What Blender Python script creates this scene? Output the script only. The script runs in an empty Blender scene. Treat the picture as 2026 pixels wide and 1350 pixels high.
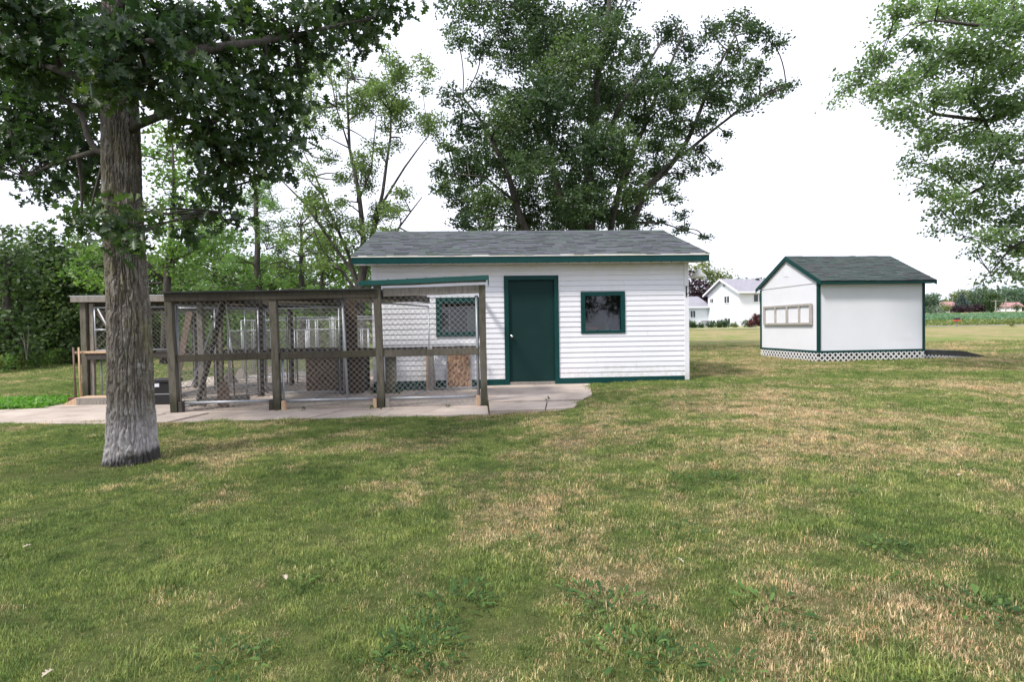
import bpy, math, random
import numpy as np
from mathutils import Matrix, Vector
random.seed(7); RNG = np.random.default_rng(11)
S = bpy.context.scene
COL = S.collection

# ---------------------------------------------------------------- camera
F_PX = 1159.7
CAM_O = np.array([0.0, 0.0, 1.13])
FW = np.array([0.0, 0.99973689, -0.02293812])
RT = np.array([0.99988525, -0.00034749, -0.01514505])
UP = np.array([0.01514903, 0.02293549, 0.99962216])
cam_d = bpy.data.cameras.new('camera'); cam = bpy.data.objects.new('camera', cam_d); COL.objects.link(cam)
cam.matrix_world = Matrix(((RT[0], UP[0], -FW[0], CAM_O[0]), (RT[1], UP[1], -FW[1], CAM_O[1]), (RT[2], UP[2], -FW[2], CAM_O[2]), (0, 0, 0, 1)))
cam_d.sensor_width = 36; cam_d.lens = F_PX * 36 / 2026; cam_d.clip_start = 0.05; cam_d.clip_end = 5000
S.camera = cam

# ---------------------------------------------------------------- daylight: bright overcast sky with a soft sun
SUN_DIR = Vector((-0.50, -0.42, 0.80)).normalized()
SUN_EL = math.asin(SUN_DIR.z); SUN_ROT = math.atan2(SUN_DIR.x, SUN_DIR.y)
w = bpy.data.worlds.new('World'); S.world = w; w.use_nodes = True
nt = w.node_tree; nt.nodes.clear()
out = nt.nodes.new('ShaderNodeOutputWorld'); bg = nt.nodes.new('ShaderNodeBackground')
sky = nt.nodes.new('ShaderNodeTexSky'); sky.sky_type = 'NISHITA'; sky.sun_disc = False
sky.sun_elevation = SUN_EL; sky.sun_rotation = SUN_ROT
tc = nt.nodes.new('ShaderNodeTexCoord'); mp = nt.nodes.new('ShaderNodeMapping'); mp.inputs['Scale'].default_value = (1, 1, 2.5)
nz = nt.nodes.new('ShaderNodeTexNoise'); nz.inputs['Scale'].default_value = 1.6; nz.inputs['Detail'].default_value = 4
rmp = nt.nodes.new('ShaderNodeMapRange'); rmp.inputs[1].default_value = 0.3; rmp.inputs[2].default_value = 0.6
rmp.inputs[3].default_value = 0.82; rmp.inputs[4].default_value = 1.0
mx = nt.nodes.new('ShaderNodeMix'); mx.data_type = 'RGBA'; mx.inputs[7].default_value = (10.9, 11.3, 13.0, 1)
nt.links.new(tc.outputs['Generated'], mp.inputs[0]); nt.links.new(mp.outputs[0], nz.inputs[0]); nt.links.new(nz.outputs[0], rmp.inputs[0])
nt.links.new(rmp.outputs[0], mx.inputs[0]); nt.links.new(sky.outputs[0], mx.inputs[6]); nt.links.new(mx.outputs[2], bg.inputs[0])
bg.inputs[1].default_value = 0.1; nt.links.new(bg.outputs[0], out.inputs[0])
sd = bpy.data.lights.new('sun', 'SUN'); sd.energy = 3.6; sd.angle = math.radians(9); sd.color = (1, 0.95, 0.87)
sun = bpy.data.objects.new('sun', sd); COL.objects.link(sun); sun.rotation_euler = SUN_DIR.to_track_quat('Z', 'Y').to_euler(); sun.location = (-20, -20, 40)
S.view_settings.view_transform = 'Standard'; S.view_settings.look = 'None'; S.view_settings.gamma = 1
S.view_settings.use_curve_mapping = False; S.view_settings.exposure = 0.32

# ---------------------------------------------------------------- helpers
def ray(px, py):
    return FW + RT * (px - 1013) / F_PX - UP * (py - 675) / F_PX
def at(px, py, dist):
    """surveyed point: bearing of a photo pixel, at this many metres of depth"""
    d = ray(px, py); return CAM_O + d * (dist / d[1])
def horizon(px): return 648.4 - 0.01515 * (px - 1013)

PROF = [(-30, 0), (14, 0), (17, 0), (28, .06), (40, .2), (60, .55), (70, .7), (76, .92), (110, 1.7), (150, 2.75), (180, 3.8), (300, 5.2), (1500, 6)]
def sst(a): a = np.clip(a, 0, 1); return a * a * (3 - 2 * a)
def zt(x, y):
    x = np.asarray(x, float); y = np.asarray(y, float)
    z = np.interp(y, [p[0] for p in PROF], [p[1] for p in PROF])
    z = z - .1 * sst((2.4 - x) / 2.7) * sst((26 - y) / 10) - .10 * sst((7.0 - y) / 6.5)
    z = z + .012 * np.sin(x * 1.3 + .7 * y) * sst((y + 6) / 4) * sst((30 - y) / 10) * sst(abs(y - 9.5) / 4)
    return z

def node(nt, t, **k):
    n = nt.nodes.new(t)
    for a, b in k.items(): setattr(n, a, b)
    return n
MATS = {}
def newmat(name):
    m = bpy.data.materials.new(name); m.use_nodes = True
    nt = m.node_tree; b = nt.nodes['Principled BSDF']; MATS[name] = m
    return m, nt, b
def noise(nt, scale, detail=4, vec=None, rough=.55, sc=None, world=False):
    n = node(nt, 'ShaderNodeTexNoise'); n.inputs['Scale'].default_value = scale; n.inputs['Detail'].default_value = detail
    n.inputs['Roughness'].default_value = rough
    if vec is None:
        if world: vec = node(nt, 'ShaderNodeNewGeometry').outputs['Position']
        else: vec = node(nt, 'ShaderNodeTexCoord').outputs['Object']
    if sc:
        mp = node(nt, 'ShaderNodeMapping'); mp.inputs['Scale'].default_value = sc; nt.links.new(vec, mp.inputs[0]); vec = mp.outputs[0]
    nt.links.new(vec, n.inputs['Vector']); return n.outputs['Fac']
def ramp(nt, fac, stops):
    r = node(nt, 'ShaderNodeValToRGB'); nt.links.new(fac, r.inputs[0]); e = r.color_ramp.elements
    e[0].position, e[0].color = stops[0][0], (*stops[0][1], 1); e[1].position, e[1].color = stops[-1][0], (*stops[-1][1], 1)
    for p, c in stops[1:-1]:
        x = e.new(p); x.color = (*c, 1)
    return r.outputs[0]
def mixc(nt, fac, a, b, mode='MIX'):
    m = node(nt, 'ShaderNodeMix', data_type='RGBA', blend_type=mode)
    for i, v in ((0, fac), (6, a), (7, b)):
        if isinstance(v, bpy.types.NodeSocket): nt.links.new(v, m.inputs[i])
        else: m.inputs[i].default_value = v if i == 0 else (*v, 1)
    return m.outputs[2]
def maprange(nt, v, a, b, c=0, d=1):
    m = node(nt, 'ShaderNodeMapRange'); nt.links.new(v, m.inputs[0])
    for i, q in enumerate((a, b, c, d)): m.inputs[i + 1].default_value = q
    return m.outputs[0]
def math_(nt, op, a, b=0.0):
    m = node(nt, 'ShaderNodeMath', operation=op)
    for i, v in ((0, a), (1, b)):
        if isinstance(v, bpy.types.NodeSocket): nt.links.new(v, m.inputs[i])
        else: m.inputs[i].default_value = v
    return m.outputs[0]
def bump(nt, b, h, strength=.3, dist=.01):
    n = node(nt, 'ShaderNodeBump'); n.inputs['Strength'].default_value = strength; n.inputs['Distance'].default_value = dist
    nt.links.new(h, n.inputs['Height']); nt.links.new(n.outputs[0], b.inputs['Normal'])
def attr(nt, name):
    a = node(nt, 'ShaderNodeAttribute'); a.attribute_name = name; return a.outputs['Fac']

def simple(name, col, rough=.6, var=.12, scale=6, metal=0, bmp=0, dirt=None):
    m, nt, b = newmat(name)
    c2 = tuple(x * (1 - var) for x in col); c1 = tuple(min(1, x * (1 + var)) for x in col)
    c = ramp(nt, noise(nt, scale, 5), [(.3, c2), (.7, c1)])
    if dirt:
        c = mixc(nt, maprange(nt, noise(nt, 2.3, 6, rough=.7, sc=(1, 1, .5)), .5, .75, 0, dirt[1]), c, dirt[0])
    nt.links.new(c, b.inputs['Base Color']); b.inputs['Roughness'].default_value = rough; b.inputs['Metallic'].default_value = metal
    if bmp: bump(nt, b, noise(nt, scale * 12, 3), bmp, .004)
    return m
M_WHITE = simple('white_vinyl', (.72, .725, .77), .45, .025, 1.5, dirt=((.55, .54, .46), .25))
def top_tint_and_grime():
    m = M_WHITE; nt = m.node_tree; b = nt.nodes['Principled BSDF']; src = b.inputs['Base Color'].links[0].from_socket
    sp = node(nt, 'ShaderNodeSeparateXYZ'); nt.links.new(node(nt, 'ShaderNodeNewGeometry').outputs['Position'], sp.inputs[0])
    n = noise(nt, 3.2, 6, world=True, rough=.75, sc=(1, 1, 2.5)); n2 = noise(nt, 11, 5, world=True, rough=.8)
    top = math_(nt, 'MULTIPLY', maprange(nt, sp.outputs[2], 2.05, 2.38, 0, .75), maprange(nt, n, .3, .6))  # yellow-brown tint, stronger towards the top, broken up by noise
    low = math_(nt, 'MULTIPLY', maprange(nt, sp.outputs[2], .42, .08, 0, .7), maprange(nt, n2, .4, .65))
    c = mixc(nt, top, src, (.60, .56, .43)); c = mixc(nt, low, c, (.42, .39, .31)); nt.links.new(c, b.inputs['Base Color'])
top_tint_and_grime()
M_WPANEL = simple('white_panel', (.76, .77, .83), .55, .03, .8, bmp=.05, dirt=((.66, .65, .66), .22))
M_TRIM = simple('green_trim', (.003, .043, .041), .42, .15, 5, bmp=.05)
M_DOOR = simple('green_door', (.004, .026, .025), .6, .10, 3, bmp=.05)
for _m in (M_TRIM, M_DOOR): _m.node_tree.nodes['Principled BSDF'].inputs['Specular IOR Level'].default_value = .2
M_GREENMETAL = simple('green_metal', (.006, .080, .070), .38, .1, 4)
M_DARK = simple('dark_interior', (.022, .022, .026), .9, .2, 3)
M_GALV = simple('galvanised_steel', (.36, .38, .41), .45, .12, 18, metal=.5)
M_WIRE = simple('chain_link_wire', (.38, .37, .345), .5, .15, 9, metal=.35)
M_BLACK = simple('black_plastic', (.013, .013, .015), .35, .2, 5)
M_RUST = simple('rusty_iron', (.12, .045, .03), .8, .4, 14, bmp=.3)
M_LAMP = simple('lamp_glass', (.78, .76, .70), .3, .05, 4)
M_CHROME = simple('satin_chrome', (.72, .70, .66), .22, .03, 4, metal=1)
M_TERRA = simple('terracotta', (.34, .12, .07), .7, .15, 9)
M_POT = simple('green_glaze', (.05, .20, .11), .3, .15, 9)
M_CURTAIN = simple('pale_board', (.42, .45, .38), .8, .1, 6)
M_TAR = simple('roof_felt', (.045, .048, .045), .9, .35, 5, bmp=.3)
M_GREYROOF = simple('grey_sheet', (.36, .37, .40), .6, .2, 4)
M_HWHITE = simple('house_siding', (.80, .80, .84), .5, .04, 1)
M_HROOF = simple('grey_shingle', (.27, .26, .30), .9, .15, 3, bmp=.2)
M_REDROOF = simple('red_metal_roof', (.33, .17, .16), .6, .1, 1)  # roof red dulled, with distance haze put into the colour
M_GLASSDARK = simple('dark_window_glass', (.03, .035, .04), .12, .1, 2)
M_GREYBOX = simple('grey_metal_box', (.30, .31, .33), .6, .1, 3)
M_RED = simple('red_plastic', (.55, .07, .04), .5, .1, 4)
M_PINKGRAVEL = simple('broken_paving', (.36, .25, .22), .95, .3, 22, bmp=.6)

def wood(name, base, dark, moss=0.0, mossc=(.075, .085, .028), low=0.0):
    m, nt, b = newmat(name)
    tc = node(nt, 'ShaderNodeTexCoord').outputs['Object']
    g = noise(nt, 7, 6, vec=tc, sc=(5, 5, .8), rough=.7)
    c = ramp(nt, g, [(.28, dark), (.5, base), (.75, tuple(x * 1.25 for x in base))])
    k = ramp(nt, noise(nt, 2.2, 5, vec=tc, rough=.75), [(.52, (0, 0, 0)), (.66, (1, 1, 1))])
    if moss: c = mixc(nt, math_(nt, 'MULTIPLY', k, moss), c, mossc)
    if low:
        sp = node(nt, 'ShaderNodeSeparateXYZ'); nt.links.new(node(nt, 'ShaderNodeNewGeometry').outputs['Position'], sp.inputs[0])
        z = math_(nt, 'ADD', sp.outputs[2], math_(nt, 'MULTIPLY', noise(nt, 5, 4, vec=tc), -.5))
        c = mixc(nt, maprange(nt, z, .05, -.22, 0, low), c, (.03, .032, .014))
    nt.links.new(c, b.inputs['Base Color']); b.inputs['Roughness'].default_value = .88
    bump(nt, b, g, .5, .006); return m
M_POST = wood('weathered_post_wood', (.125, .112, .088), (.045, .040, .029), .75, (.058, .066, .024), .9)
M_BEAM = wood('weathered_beam_wood', (.060, .051, .038), (.022, .019, .013), .6, (.07, .07, .03))
M_GREYWOOD = wood('grey_wood', (.25, .225, .20), (.12, .105, .09), .25)
M_BROWN = wood('brown_board_wood', (.055, .034, .024), (.022, .014, .010))
M_TANWOOD = wood('new_pine_wood', (.52, .36, .24), (.33, .21, .13))
M_SILVERWOOD = wood('silvered_wood', (.40, .37, .35), (.24, .215, .20))
M_REDWOOD = wood('reddish_board_wood', (.17, .12, .095), (.085, .06, .048))
M_INTW = wood('dark_inner_wood', (.06, .052, .046), (.025, .021, .018))

def m_osb():
    m, nt, b = newmat('strand_board')
    v = node(nt, 'ShaderNodeTexVoronoi'); v.inputs['Scale'].default_value = 34; v.inputs['Randomness'].default_value = 1
    mp = node(nt, 'ShaderNodeMapping'); mp.inputs['Scale'].default_value = (1, 1, .5); mp.inputs['Rotation'].default_value = (0, .5, 0)
    nt.links.new(node(nt, 'ShaderNodeTexCoord').outputs['Object'], mp.inputs[0]); nt.links.new(mp.outputs[0], v.inputs[0])
    sp = node(nt, 'ShaderNodeSeparateColor'); nt.links.new(v.outputs['Color'], sp.inputs[0])
    c = ramp(nt, sp.outputs[0], [(0, (.13, .06, .035)), (.6, (.34, .19, .11)), (1, (.46, .30, .18))])
    nt.links.new(c, b.inputs['Base Color']); b.inputs['Roughness'].default_value = .85; return m
M_OSB = m_osb()

def m_shingle(name, cols):
    m, nt, b = newmat(name)
    c = ramp(nt, attr(nt, 'tone'), [(i / (len(cols) - 1), c) for i, c in enumerate(cols)])
    g = noise(nt, 260, 2); c = mixc(nt, .35, c, ramp(nt, g, [(.35, (.2, .2, .2)), (.65, (1.3, 1.3, 1.3))]), 'MULTIPLY')
    c = mixc(nt, .35, c, ramp(nt, noise(nt, .9, 4), [(.35, (.7, .7, .7)), (.65, (1.2, 1.2, 1.2))]), 'MULTIPLY')
    nt.links.new(c, b.inputs['Base Color']); b.inputs['Roughness'].default_value = .95; bump(nt, b, g, .4, .003); return m
M_SHING1 = m_shingle('weathered_green_shingle', [(.055, .068, .066), (.075, .078, .095), (.105, .11, .132), (.080, .108, .094), (.088, .088, .108), (.064, .085, .076)])
M_SHING2 = m_shingle('dark_green_shingle', [(.035, .048, .047), (.048, .074, .068), (.056, .056, .062), (.04, .068, .06), (.07, .088, .085)])

def m_concrete():
    m, nt, b = newmat('concrete')
    c = ramp(nt, noise(nt, 1.6, 7, world=True, rough=.65), [(.3, (.31, .26, .222)), (.5, (.46, .39, .335)), (.7, (.54, .475, .415))])
    c = mixc(nt, ramp(nt, noise(nt, 5, 6, world=True, rough=.8), [(.55, (0, 0, 0)), (.72, (.45, .45, .45))]), c, (.17, .155, .135))
    oi = node(nt, 'ShaderNodeObjectInfo'); c = mixc(nt, .5, c, ramp(nt, oi.outputs['Random'], [(0, (.75, .72, .70)), (1, (1.12, 1.08, 1.08))]), 'MULTIPLY')
    nt.links.new(c, b.inputs['Base Color']); b.inputs['Roughness'].default_value = .92; bump(nt, b, noise(nt, 60, 4, world=True), .25, .004); return m
M_CONC = m_concrete()

def lawn_fields(nt):
    """world-anchored patchiness shared by soil sheet and blades: dry 0..1, shade-of-green 0..1"""
    pos = node(nt, 'ShaderNodeNewGeometry').outputs['Position']
    sc = node(nt, 'ShaderNodeSeparateXYZ'); nt.links.new(pos, sc.inputs[0]); X, Y = sc.outputs[0], sc.outputs[1]
    n1 = noise(nt, .42, 3, vec=pos, rough=.6); n2 = noise(nt, 1.9, 5, vec=pos, rough=.7); n3 = noise(nt, .11, 2, vec=pos)
    d = math_(nt, 'ADD', math_(nt, 'MULTIPLY', n1, .50), math_(nt, 'MULTIPLY', n2, .60))
    d = math_(nt, 'ADD', d, math_(nt, 'MULTIPLY', n3, .12))
    # drier towards the open right, greener by the tree and along the garage wall
    d = math_(nt, 'ADD', d, math_(nt, 'MULTIPLY', maprange(nt, X, -2.6, 1.6, -1, .9), .032))
    bx = math_(nt, 'ABSOLUTE', math_(nt, 'SUBTRACT', Y, math_(nt, 'ADD', 10.6, math_(nt, 'MULTIPLY', X, .15))))
    near = math_(nt, 'MULTIPLY', maprange(nt, bx, 0, 1.6, 1, 0), maprange(nt, X, -1, 1.5, 0, 1))
    d = math_(nt, 'SUBTRACT', d, math_(nt, 'MULTIPLY', near, .10))
    far = maprange(nt, Y, 30, 46, 0, .05); d = math_(nt, 'ADD', d, far)
    g = noise(nt, 1.1, 4, vec=pos, rough=.6)
    return pos, d, g, Y
def m_ground():
    m, nt, b = newmat('lawn_ground')
    pos, d, g, Y = lawn_fields(nt)
    fine = noise(nt, 30, 5, vec=pos, rough=.75); fine2 = noise(nt, 9, 5, vec=pos, rough=.7)
    green = ramp(nt, g, [(.35, (.125, .185, .042)), (.65, (.215, .265, .075))])
    straw = ramp(nt, fine2, [(.35, (.27, .21, .11)), (.65, (.40, .32, .18))])
    dd = math_(nt, 'ADD', d, math_(nt, 'MULTIPLY', math_(nt, 'SUBTRACT', fine, .5), .22))
    c = mixc(nt, maprange(nt, dd, .60, .74), green, straw)
    c = mixc(nt, .75, c, ramp(nt, fine, [(.3, (.42, .42, .42)), (.72, (1.35, 1.35, 1.3))]), 'MULTIPLY')
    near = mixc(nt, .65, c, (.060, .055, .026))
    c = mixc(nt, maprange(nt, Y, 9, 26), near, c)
    nt.links.new(c, b.inputs['Base Color']); b.inputs['Roughness'].default_value = 1; b.inputs['Specular IOR Level'].default_value = .1
    bump(nt, b, fine, .8, .03); return m
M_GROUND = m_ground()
def leafmat(name, stops, trans=.35, tcol=None, rough=.5, rnd='tone', spec=.35):
    m, nt, b = newmat(name)
    f = attr(nt, rnd) if rnd == 'tone' else node(nt, 'ShaderNodeObjectInfo').outputs['Random']
    c = ramp(nt, f, stops)
    nt.links.new(c, b.inputs['Base Color']); b.inputs['Roughness'].default_value = rough; b.inputs['Specular IOR Level'].default_value = spec
    t = node(nt, 'ShaderNodeBsdfTranslucent'); nt.links.new(mixc(nt, 1, c, tcol or (1.5, 1.9, .8), 'MULTIPLY'), t.inputs[0])
    mix = node(nt, 'ShaderNodeMixShader'); mix.inputs[0].default_value = trans
    nt.links.new(b.outputs[0], mix.inputs[1]); nt.links.new(t.outputs[0], mix.inputs[2])
    nt.links.new(mix.outputs[0], nt.nodes['Material Output'].inputs[0]); return m
def m_grass():
    m, nt, b = newmat('grass_blades')
    pos, d, g, Y = lawn_fields(nt)
    r = attr(nt, 'tone'); oi = node(nt, 'ShaderNodeObjectInfo').outputs['Random']
    green = ramp(nt, math_(nt, 'ADD', math_(nt, 'MULTIPLY', g, .6), math_(nt, 'MULTIPLY', oi, .4)), [(.22, (.080, .145, .042)), (.45, (.155, .225, .062)), (.62, (.24, .295, .095)), (.8, (.36, .38, .16))])
    straw = ramp(nt, oi, [(0, (.42, .29, .17)), (.5, (.56, .42, .28)), (1, (.66, .56, .38))])
    dd = math_(nt, 'ADD', d, math_(nt, 'MULTIPLY', math_(nt, 'SUBTRACT', r, .5), .22))
    c = mixc(nt, maprange(nt, dd, .648, .72), green, straw)
    c = mixc(nt, 1, c, ramp(nt, r, [(0, (.5, .54, .5)), (.5, (1.05, 1.05, 1.03)), (1, (1.6, 1.55, 1.45))]), 'MULTIPLY')
    c = mixc(nt, 1, c, ramp(nt, noise(nt, 7, 5, vec=pos, rough=.75), [(.36, (.5, .6, .52)), (.48, (1.05, 1.05, 1.05)), (.66, (1.4, 1.32, 1.2))]), 'MULTIPLY')
    nt.links.new(c, b.inputs['Base Color']); b.inputs['Roughness'].default_value = .6; b.inputs['Specular IOR Level'].default_value = .25
    t = node(nt, 'ShaderNodeBsdfTranslucent'); nt.links.new(c, t.inputs[0])
    mix = node(nt, 'ShaderNodeMixShader'); mix.inputs[0].default_value = .42
    nt.links.new(b.outputs[0], mix.inputs[1]); nt.links.new(t.outputs[0], mix.inputs[2])
    nt.links.new(mix.outputs[0], nt.nodes['Material Output'].inputs[0]); return m
M_GRASS = m_grass()
M_OAK = leafmat('oak_leaf', [(0, (.022, .042, .021)), (.5, (.040, .070, .030)), (.85, (.070, .108, .038)), (1, (.12, .16, .05))], .32, rough=.42)
M_OAKOBJ = leafmat('oak_leaf_near', [(0, (.022, .045, .027)), (.7, (.045, .078, .042)), (1, (.075, .11, .045))], .22, rough=.40, rnd='object')
M_MAPLE = leafmat('maple_leaf', [(0, (.030, .056, .030)), (.6, (.064, .102, .050)), (1, (.14, .19, .08))], .32)
M_MAPLE2 = leafmat('silver_maple_leaf', [(0, (.085, .125, .075)), (.6, (.15, .20, .12)), (1, (.22, .28, .16))], .5)  # maple green paled, lens bloom put into the leaf colour
M_SPARSE = leafmat('light_leaf', [(0, (.07, .10, .045)), (.6, (.13, .175, .075)), (1, (.22, .27, .12))], .45)
M_BRIGHT = leafmat('bright_leaf', [(0, (.06, .115, .034)), (.6, (.125, .20, .062)), (1, (.22, .30, .10))], .40)
M_LARCH = leafmat('larch_leaf', [(0, (.08, .14, .05)), (.6, (.14, .225, .08)), (1, (.22, .32, .12))], .35)
M_HEDGE = leafmat('thicket_leaf', [(0, (.034, .062, .024)), (.6, (.068, .108, .040)), (1, (.14, .19, .075))], .30)
M_YEW = leafmat('clipped_shrub_leaf', [(0, (.025, .055, .018)), (.6, (.05, .09, .03)), (1, (.09, .15, .05))], .2)
M_PURPLE = leafmat('purple_leaf', [(0, (.014, .007, .012)), (.6, (.03, .014, .022)), (1, (.06, .03, .04))], .15, (1.5, .7, .8))
M_FARGREEN = leafmat('far_tree_leaf', [(0, (.055, .10, .07)), (.6, (.085, .135, .09)), (1, (.13, .18, .12))], .25)
M_SPRUCE = leafmat('spruce_needle', [(0, (.05, .08, .075)), (.6, (.08, .12, .11)), (1, (.12, .17, .15))], .1)
M_OLIVE = leafmat('olive_leaf', [(0, (.09, .12, .04)), (.6, (.15, .18, .06)), (1, (.24, .24, .09))], .3)
M_WEED = leafmat('weed_leaf', [(0, (.028, .065, .020)), (.6, (.055, .115, .030)), (1, (.12, .20, .05))], .25, rough=.55, rnd='object', spec=.2)
M_GROUNDCOVER = leafmat('clover_leaf', [(0, (.09, .20, .03)), (.6, (.13, .28, .045)), (1, (.20, .36, .08))], .35)
M_CROP = leafmat('crop_leaf', [(0, (.10, .17, .10)), (1, (.15, .24, .15))], .3)  # crop green washed out, distance haze mixed into the colour
M_DRY = simple('dry_leaf', (.42, .36, .28), .8, .3, 40)
def barkmat(name, a, b_, scale=9):
    m, nt, b = newmat(name)
    g = noise(nt, scale, 6, sc=(2, 2, .35), rough=.7)
    c = ramp(nt, g, [(.3, a), (.7, b_)]); nt.links.new(c, b.inputs['Base Color']); b.inputs['Roughness'].default_value = .95
    bump(nt, b, g, .8, .03); return m
M_BARK = barkmat('dark_bark', (.030, .026, .022), (.085, .075, .062))
M_BARKG = barkmat('grey_bark', (.07, .062, .052), (.17, .155, .13))
def m_oakbark():
    m, nt, b = newmat('oak_bark')
    tc = node(nt, 'ShaderNodeTexCoord').outputs['Object']
    sp = node(nt, 'ShaderNodeSeparateXYZ'); nt.links.new(tc, sp.inputs[0]); Z = sp.outputs[2]
    g = noise(nt, 26, 6, vec=tc, sc=(1, 1, .25), rough=.75)
    c = ramp(nt, g, [(.3, (.055, .045, .037)), (.5, (.14, .122, .103)), (.72, (.28, .252, .225))])
    li = ramp(nt, noise(nt, 3.4, 7, vec=tc, sc=(1, 1, .6), rough=.75), [(.50, (0, 0, 0)), (.62, (.75, .75, .75))])
    c = mixc(nt, li, c, ramp(nt, g, [(.3, (.09, .085, .035)), (.7, (.20, .185, .085))]))
    gl = ramp(nt, noise(nt, 6, 6, vec=tc, rough=.8), [(.56, (0, 0, 0)), (.66, (.7, .7, .7))])
    c = mixc(nt, gl, c, (.42, .40, .385))
    # whitewashed foot, wet black rim at the soil
    zz = math_(nt, 'ADD', Z, math_(nt, 'MULTIPLY', math_(nt, 'SUBTRACT', noise(nt, 7, 5, vec=tc), .5), .30))
    wv = math_(nt, 'MULTIPLY', maprange(nt, zz, .66, .30, 0, .72), ramp(nt, noise(nt, 30, 4, vec=tc, sc=(1, 1, .4)), [(.30, (.3, .3, .3)), (.5, (1, 1, 1))]))
    c = mixc(nt, wv, c, (.46, .43, .44))
    zb = math_(nt, 'ADD', Z, math_(nt, 'ADD', math_(nt, 'MULTIPLY', math_(nt, 'SUBTRACT', noise(nt, 22, 5, vec=tc, sc=(1, 1, .3)), .5), .16), math_(nt, 'MULTIPLY', sp.outputs[0], -.28)))
    c = mixc(nt, maprange(nt, zb, .13, .06, 0, .93), c, (.022, .020, .019))
    nt.links.new(c, b.inputs['Base Color']); b.inputs['Roughness'].default_value = .95
    bump(nt, b, noise(nt, 70, 5, vec=tc, sc=(1, 1, .4)), .6, .006); return m
M_OAKBARK = m_oakbark()
def m_glass():
    m, nt, b = newmat('window_glass')
    gl = node(nt, 'ShaderNodeBsdfGlossy'); gl.inputs['Roughness'].default_value = .03; gl.inputs[0].default_value = (.9, .9, .95, 1)
    tr = node(nt, 'ShaderNodeBsdfTransparent'); tr.inputs[0].default_value = (.75, .78, .78, 1)
    fr = node(nt, 'ShaderNodeFresnel'); fr.inputs[0].default_value = 1.5
    mix = node(nt, 'ShaderNodeMixShader'); nt.links.new(math_(nt, 'ADD', fr.outputs[0], .01), mix.inputs[0])
    nt.links.new(tr.outputs[0], mix.inputs[1]); nt.links.new(gl.outputs[0], mix.inputs[2])
    nt.links.new(mix.outputs[0], nt.nodes['Material Output'].inputs[0]); return m
M_GLASS = m_glass()

class MB:
    def __init__(s, off=(0, 0, 0)): s.v = []; s.f = []; s.t = []; s.off = np.array(off, float)
    def add(s, vs, fs, tone=None):
        n = len(s.v); s.v += [tuple(np.asarray(p, float) - s.off) for p in vs]; s.f += [tuple(i + n for i in f) for f in fs]
        if tone is not None: s.t += [tone] * len(vs)
    def box(s, x0, x1, y0, y1, z0, z1, tone=None):
        s.add([(x0, y0, z0), (x1, y0, z0), (x1, y1, z0), (x0, y1, z0), (x0, y0, z1), (x1, y0, z1), (x1, y1, z1), (x0, y1, z1)],
              [(0, 3, 2, 1), (4, 5, 6, 7), (0, 1, 5, 4), (1, 2, 6, 5), (2, 3, 7, 6), (3, 0, 4, 7)], tone)
    def bar(s, a, b, w, h, up=(0, 0, 1), tone=None):
        a = np.array(a, float); b = np.array(b, float); d = b - a; d /= np.linalg.norm(d)
        r = np.cross(d, up)
        if np.linalg.norm(r) < 1e-4: r = np.cross(d, (0, 1, 0))
        r /= np.linalg.norm(r); u = np.cross(r, d)
        vs = [p + r * sx * w / 2 + u * sy * h / 2 for p in (a, b) for sx, sy in ((-1, -1), (1, -1), (1, 1), (-1, 1))]
        s.add(vs, [(3, 2, 1, 0), (4, 5, 6, 7), (0, 1, 5, 4), (1, 2, 6, 5), (2, 3, 7, 6), (3, 0, 4, 7)], tone)
    def tube(s, pts, rad, n=8, cap=True):
        pts = [np.array(p, float) for p in pts]; k = len(pts)
        if np.isscalar(rad): rad = [rad] * k
        base = len(s.v); vs = []; pr = None
        for i, p in enumerate(pts):
            d = pts[min(i + 1, k - 1)] - pts[max(i - 1, 0)]; d = d / (np.linalg.norm(d) + 1e-9)
            if pr is None:
                ref = np.array((0, 0, 1.)) if abs(d[2]) < .9 else np.array((1., 0, 0)); r = np.cross(d, ref)
            else: r = pr - d * (pr @ d)
            r /= np.linalg.norm(r) + 1e-9; pr = r; u = np.cross(d, r)
            for j in range(n):
                a = 2 * math.pi * j / n; vs.append(p + rad[i] * (r * math.cos(a) + u * math.sin(a)))
        fs = [(i * n + j, i * n + (j + 1) % n, (i + 1) * n + (j + 1) % n, (i + 1) * n + j) for i in range(k - 1) for j in range(n)]
        if cap: fs += [tuple(range(n - 1, -1, -1)), tuple(range((k - 1) * n, k * n))]
        s.add(vs, fs)
    def lathe(s, c, prof, n=16):
        vs = [(c[0] + r * math.cos(2 * math.pi * j / n), c[1] + r * math.sin(2 * math.pi * j / n), c[2] + z) for r, z in prof for j in range(n)]
        k = len(prof); fs = [(i * n + j, i * n + (j + 1) % n, (i + 1) * n + (j + 1) % n, (i + 1) * n + j) for i in range(k - 1) for j in range(n)]
        fs += [tuple(range(n - 1, -1, -1)), tuple(range((k - 1) * n, k * n))]
        s.add(vs, fs)
    def mesh(s, name, mat, smooth=False):
        me = bpy.data.meshes.new(name); me.from_pydata(s.v, [], s.f); me.materials.append(mat)
        if s.t:
            a = me.attributes.new('tone', 'FLOAT', 'POINT'); a.data.foreach_set('value', s.t)
        if smooth: me.polygons.foreach_set('use_smooth', [True] * len(me.polygons))
        me.update(); return me
def link(name, me, parent=None, label=None):
    o = bpy.data.objects.new(name, me); COL.objects.link(o)
    if parent is not None: o.parent = parent
    if label: o['label'] = label
    return o
def part(mb, name, mat, parent, label=None, smooth=False, kind=None, bevel=0):
    o = link(name, mb.mesh(name, mat, smooth), parent, label)
    if kind: o['kind'] = kind
    if bevel:
        b = o.modifiers.new('bevel', 'BEVEL'); b.width = bevel; b.segments = 2; b.limit_method = 'ANGLE'
    return o
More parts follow.
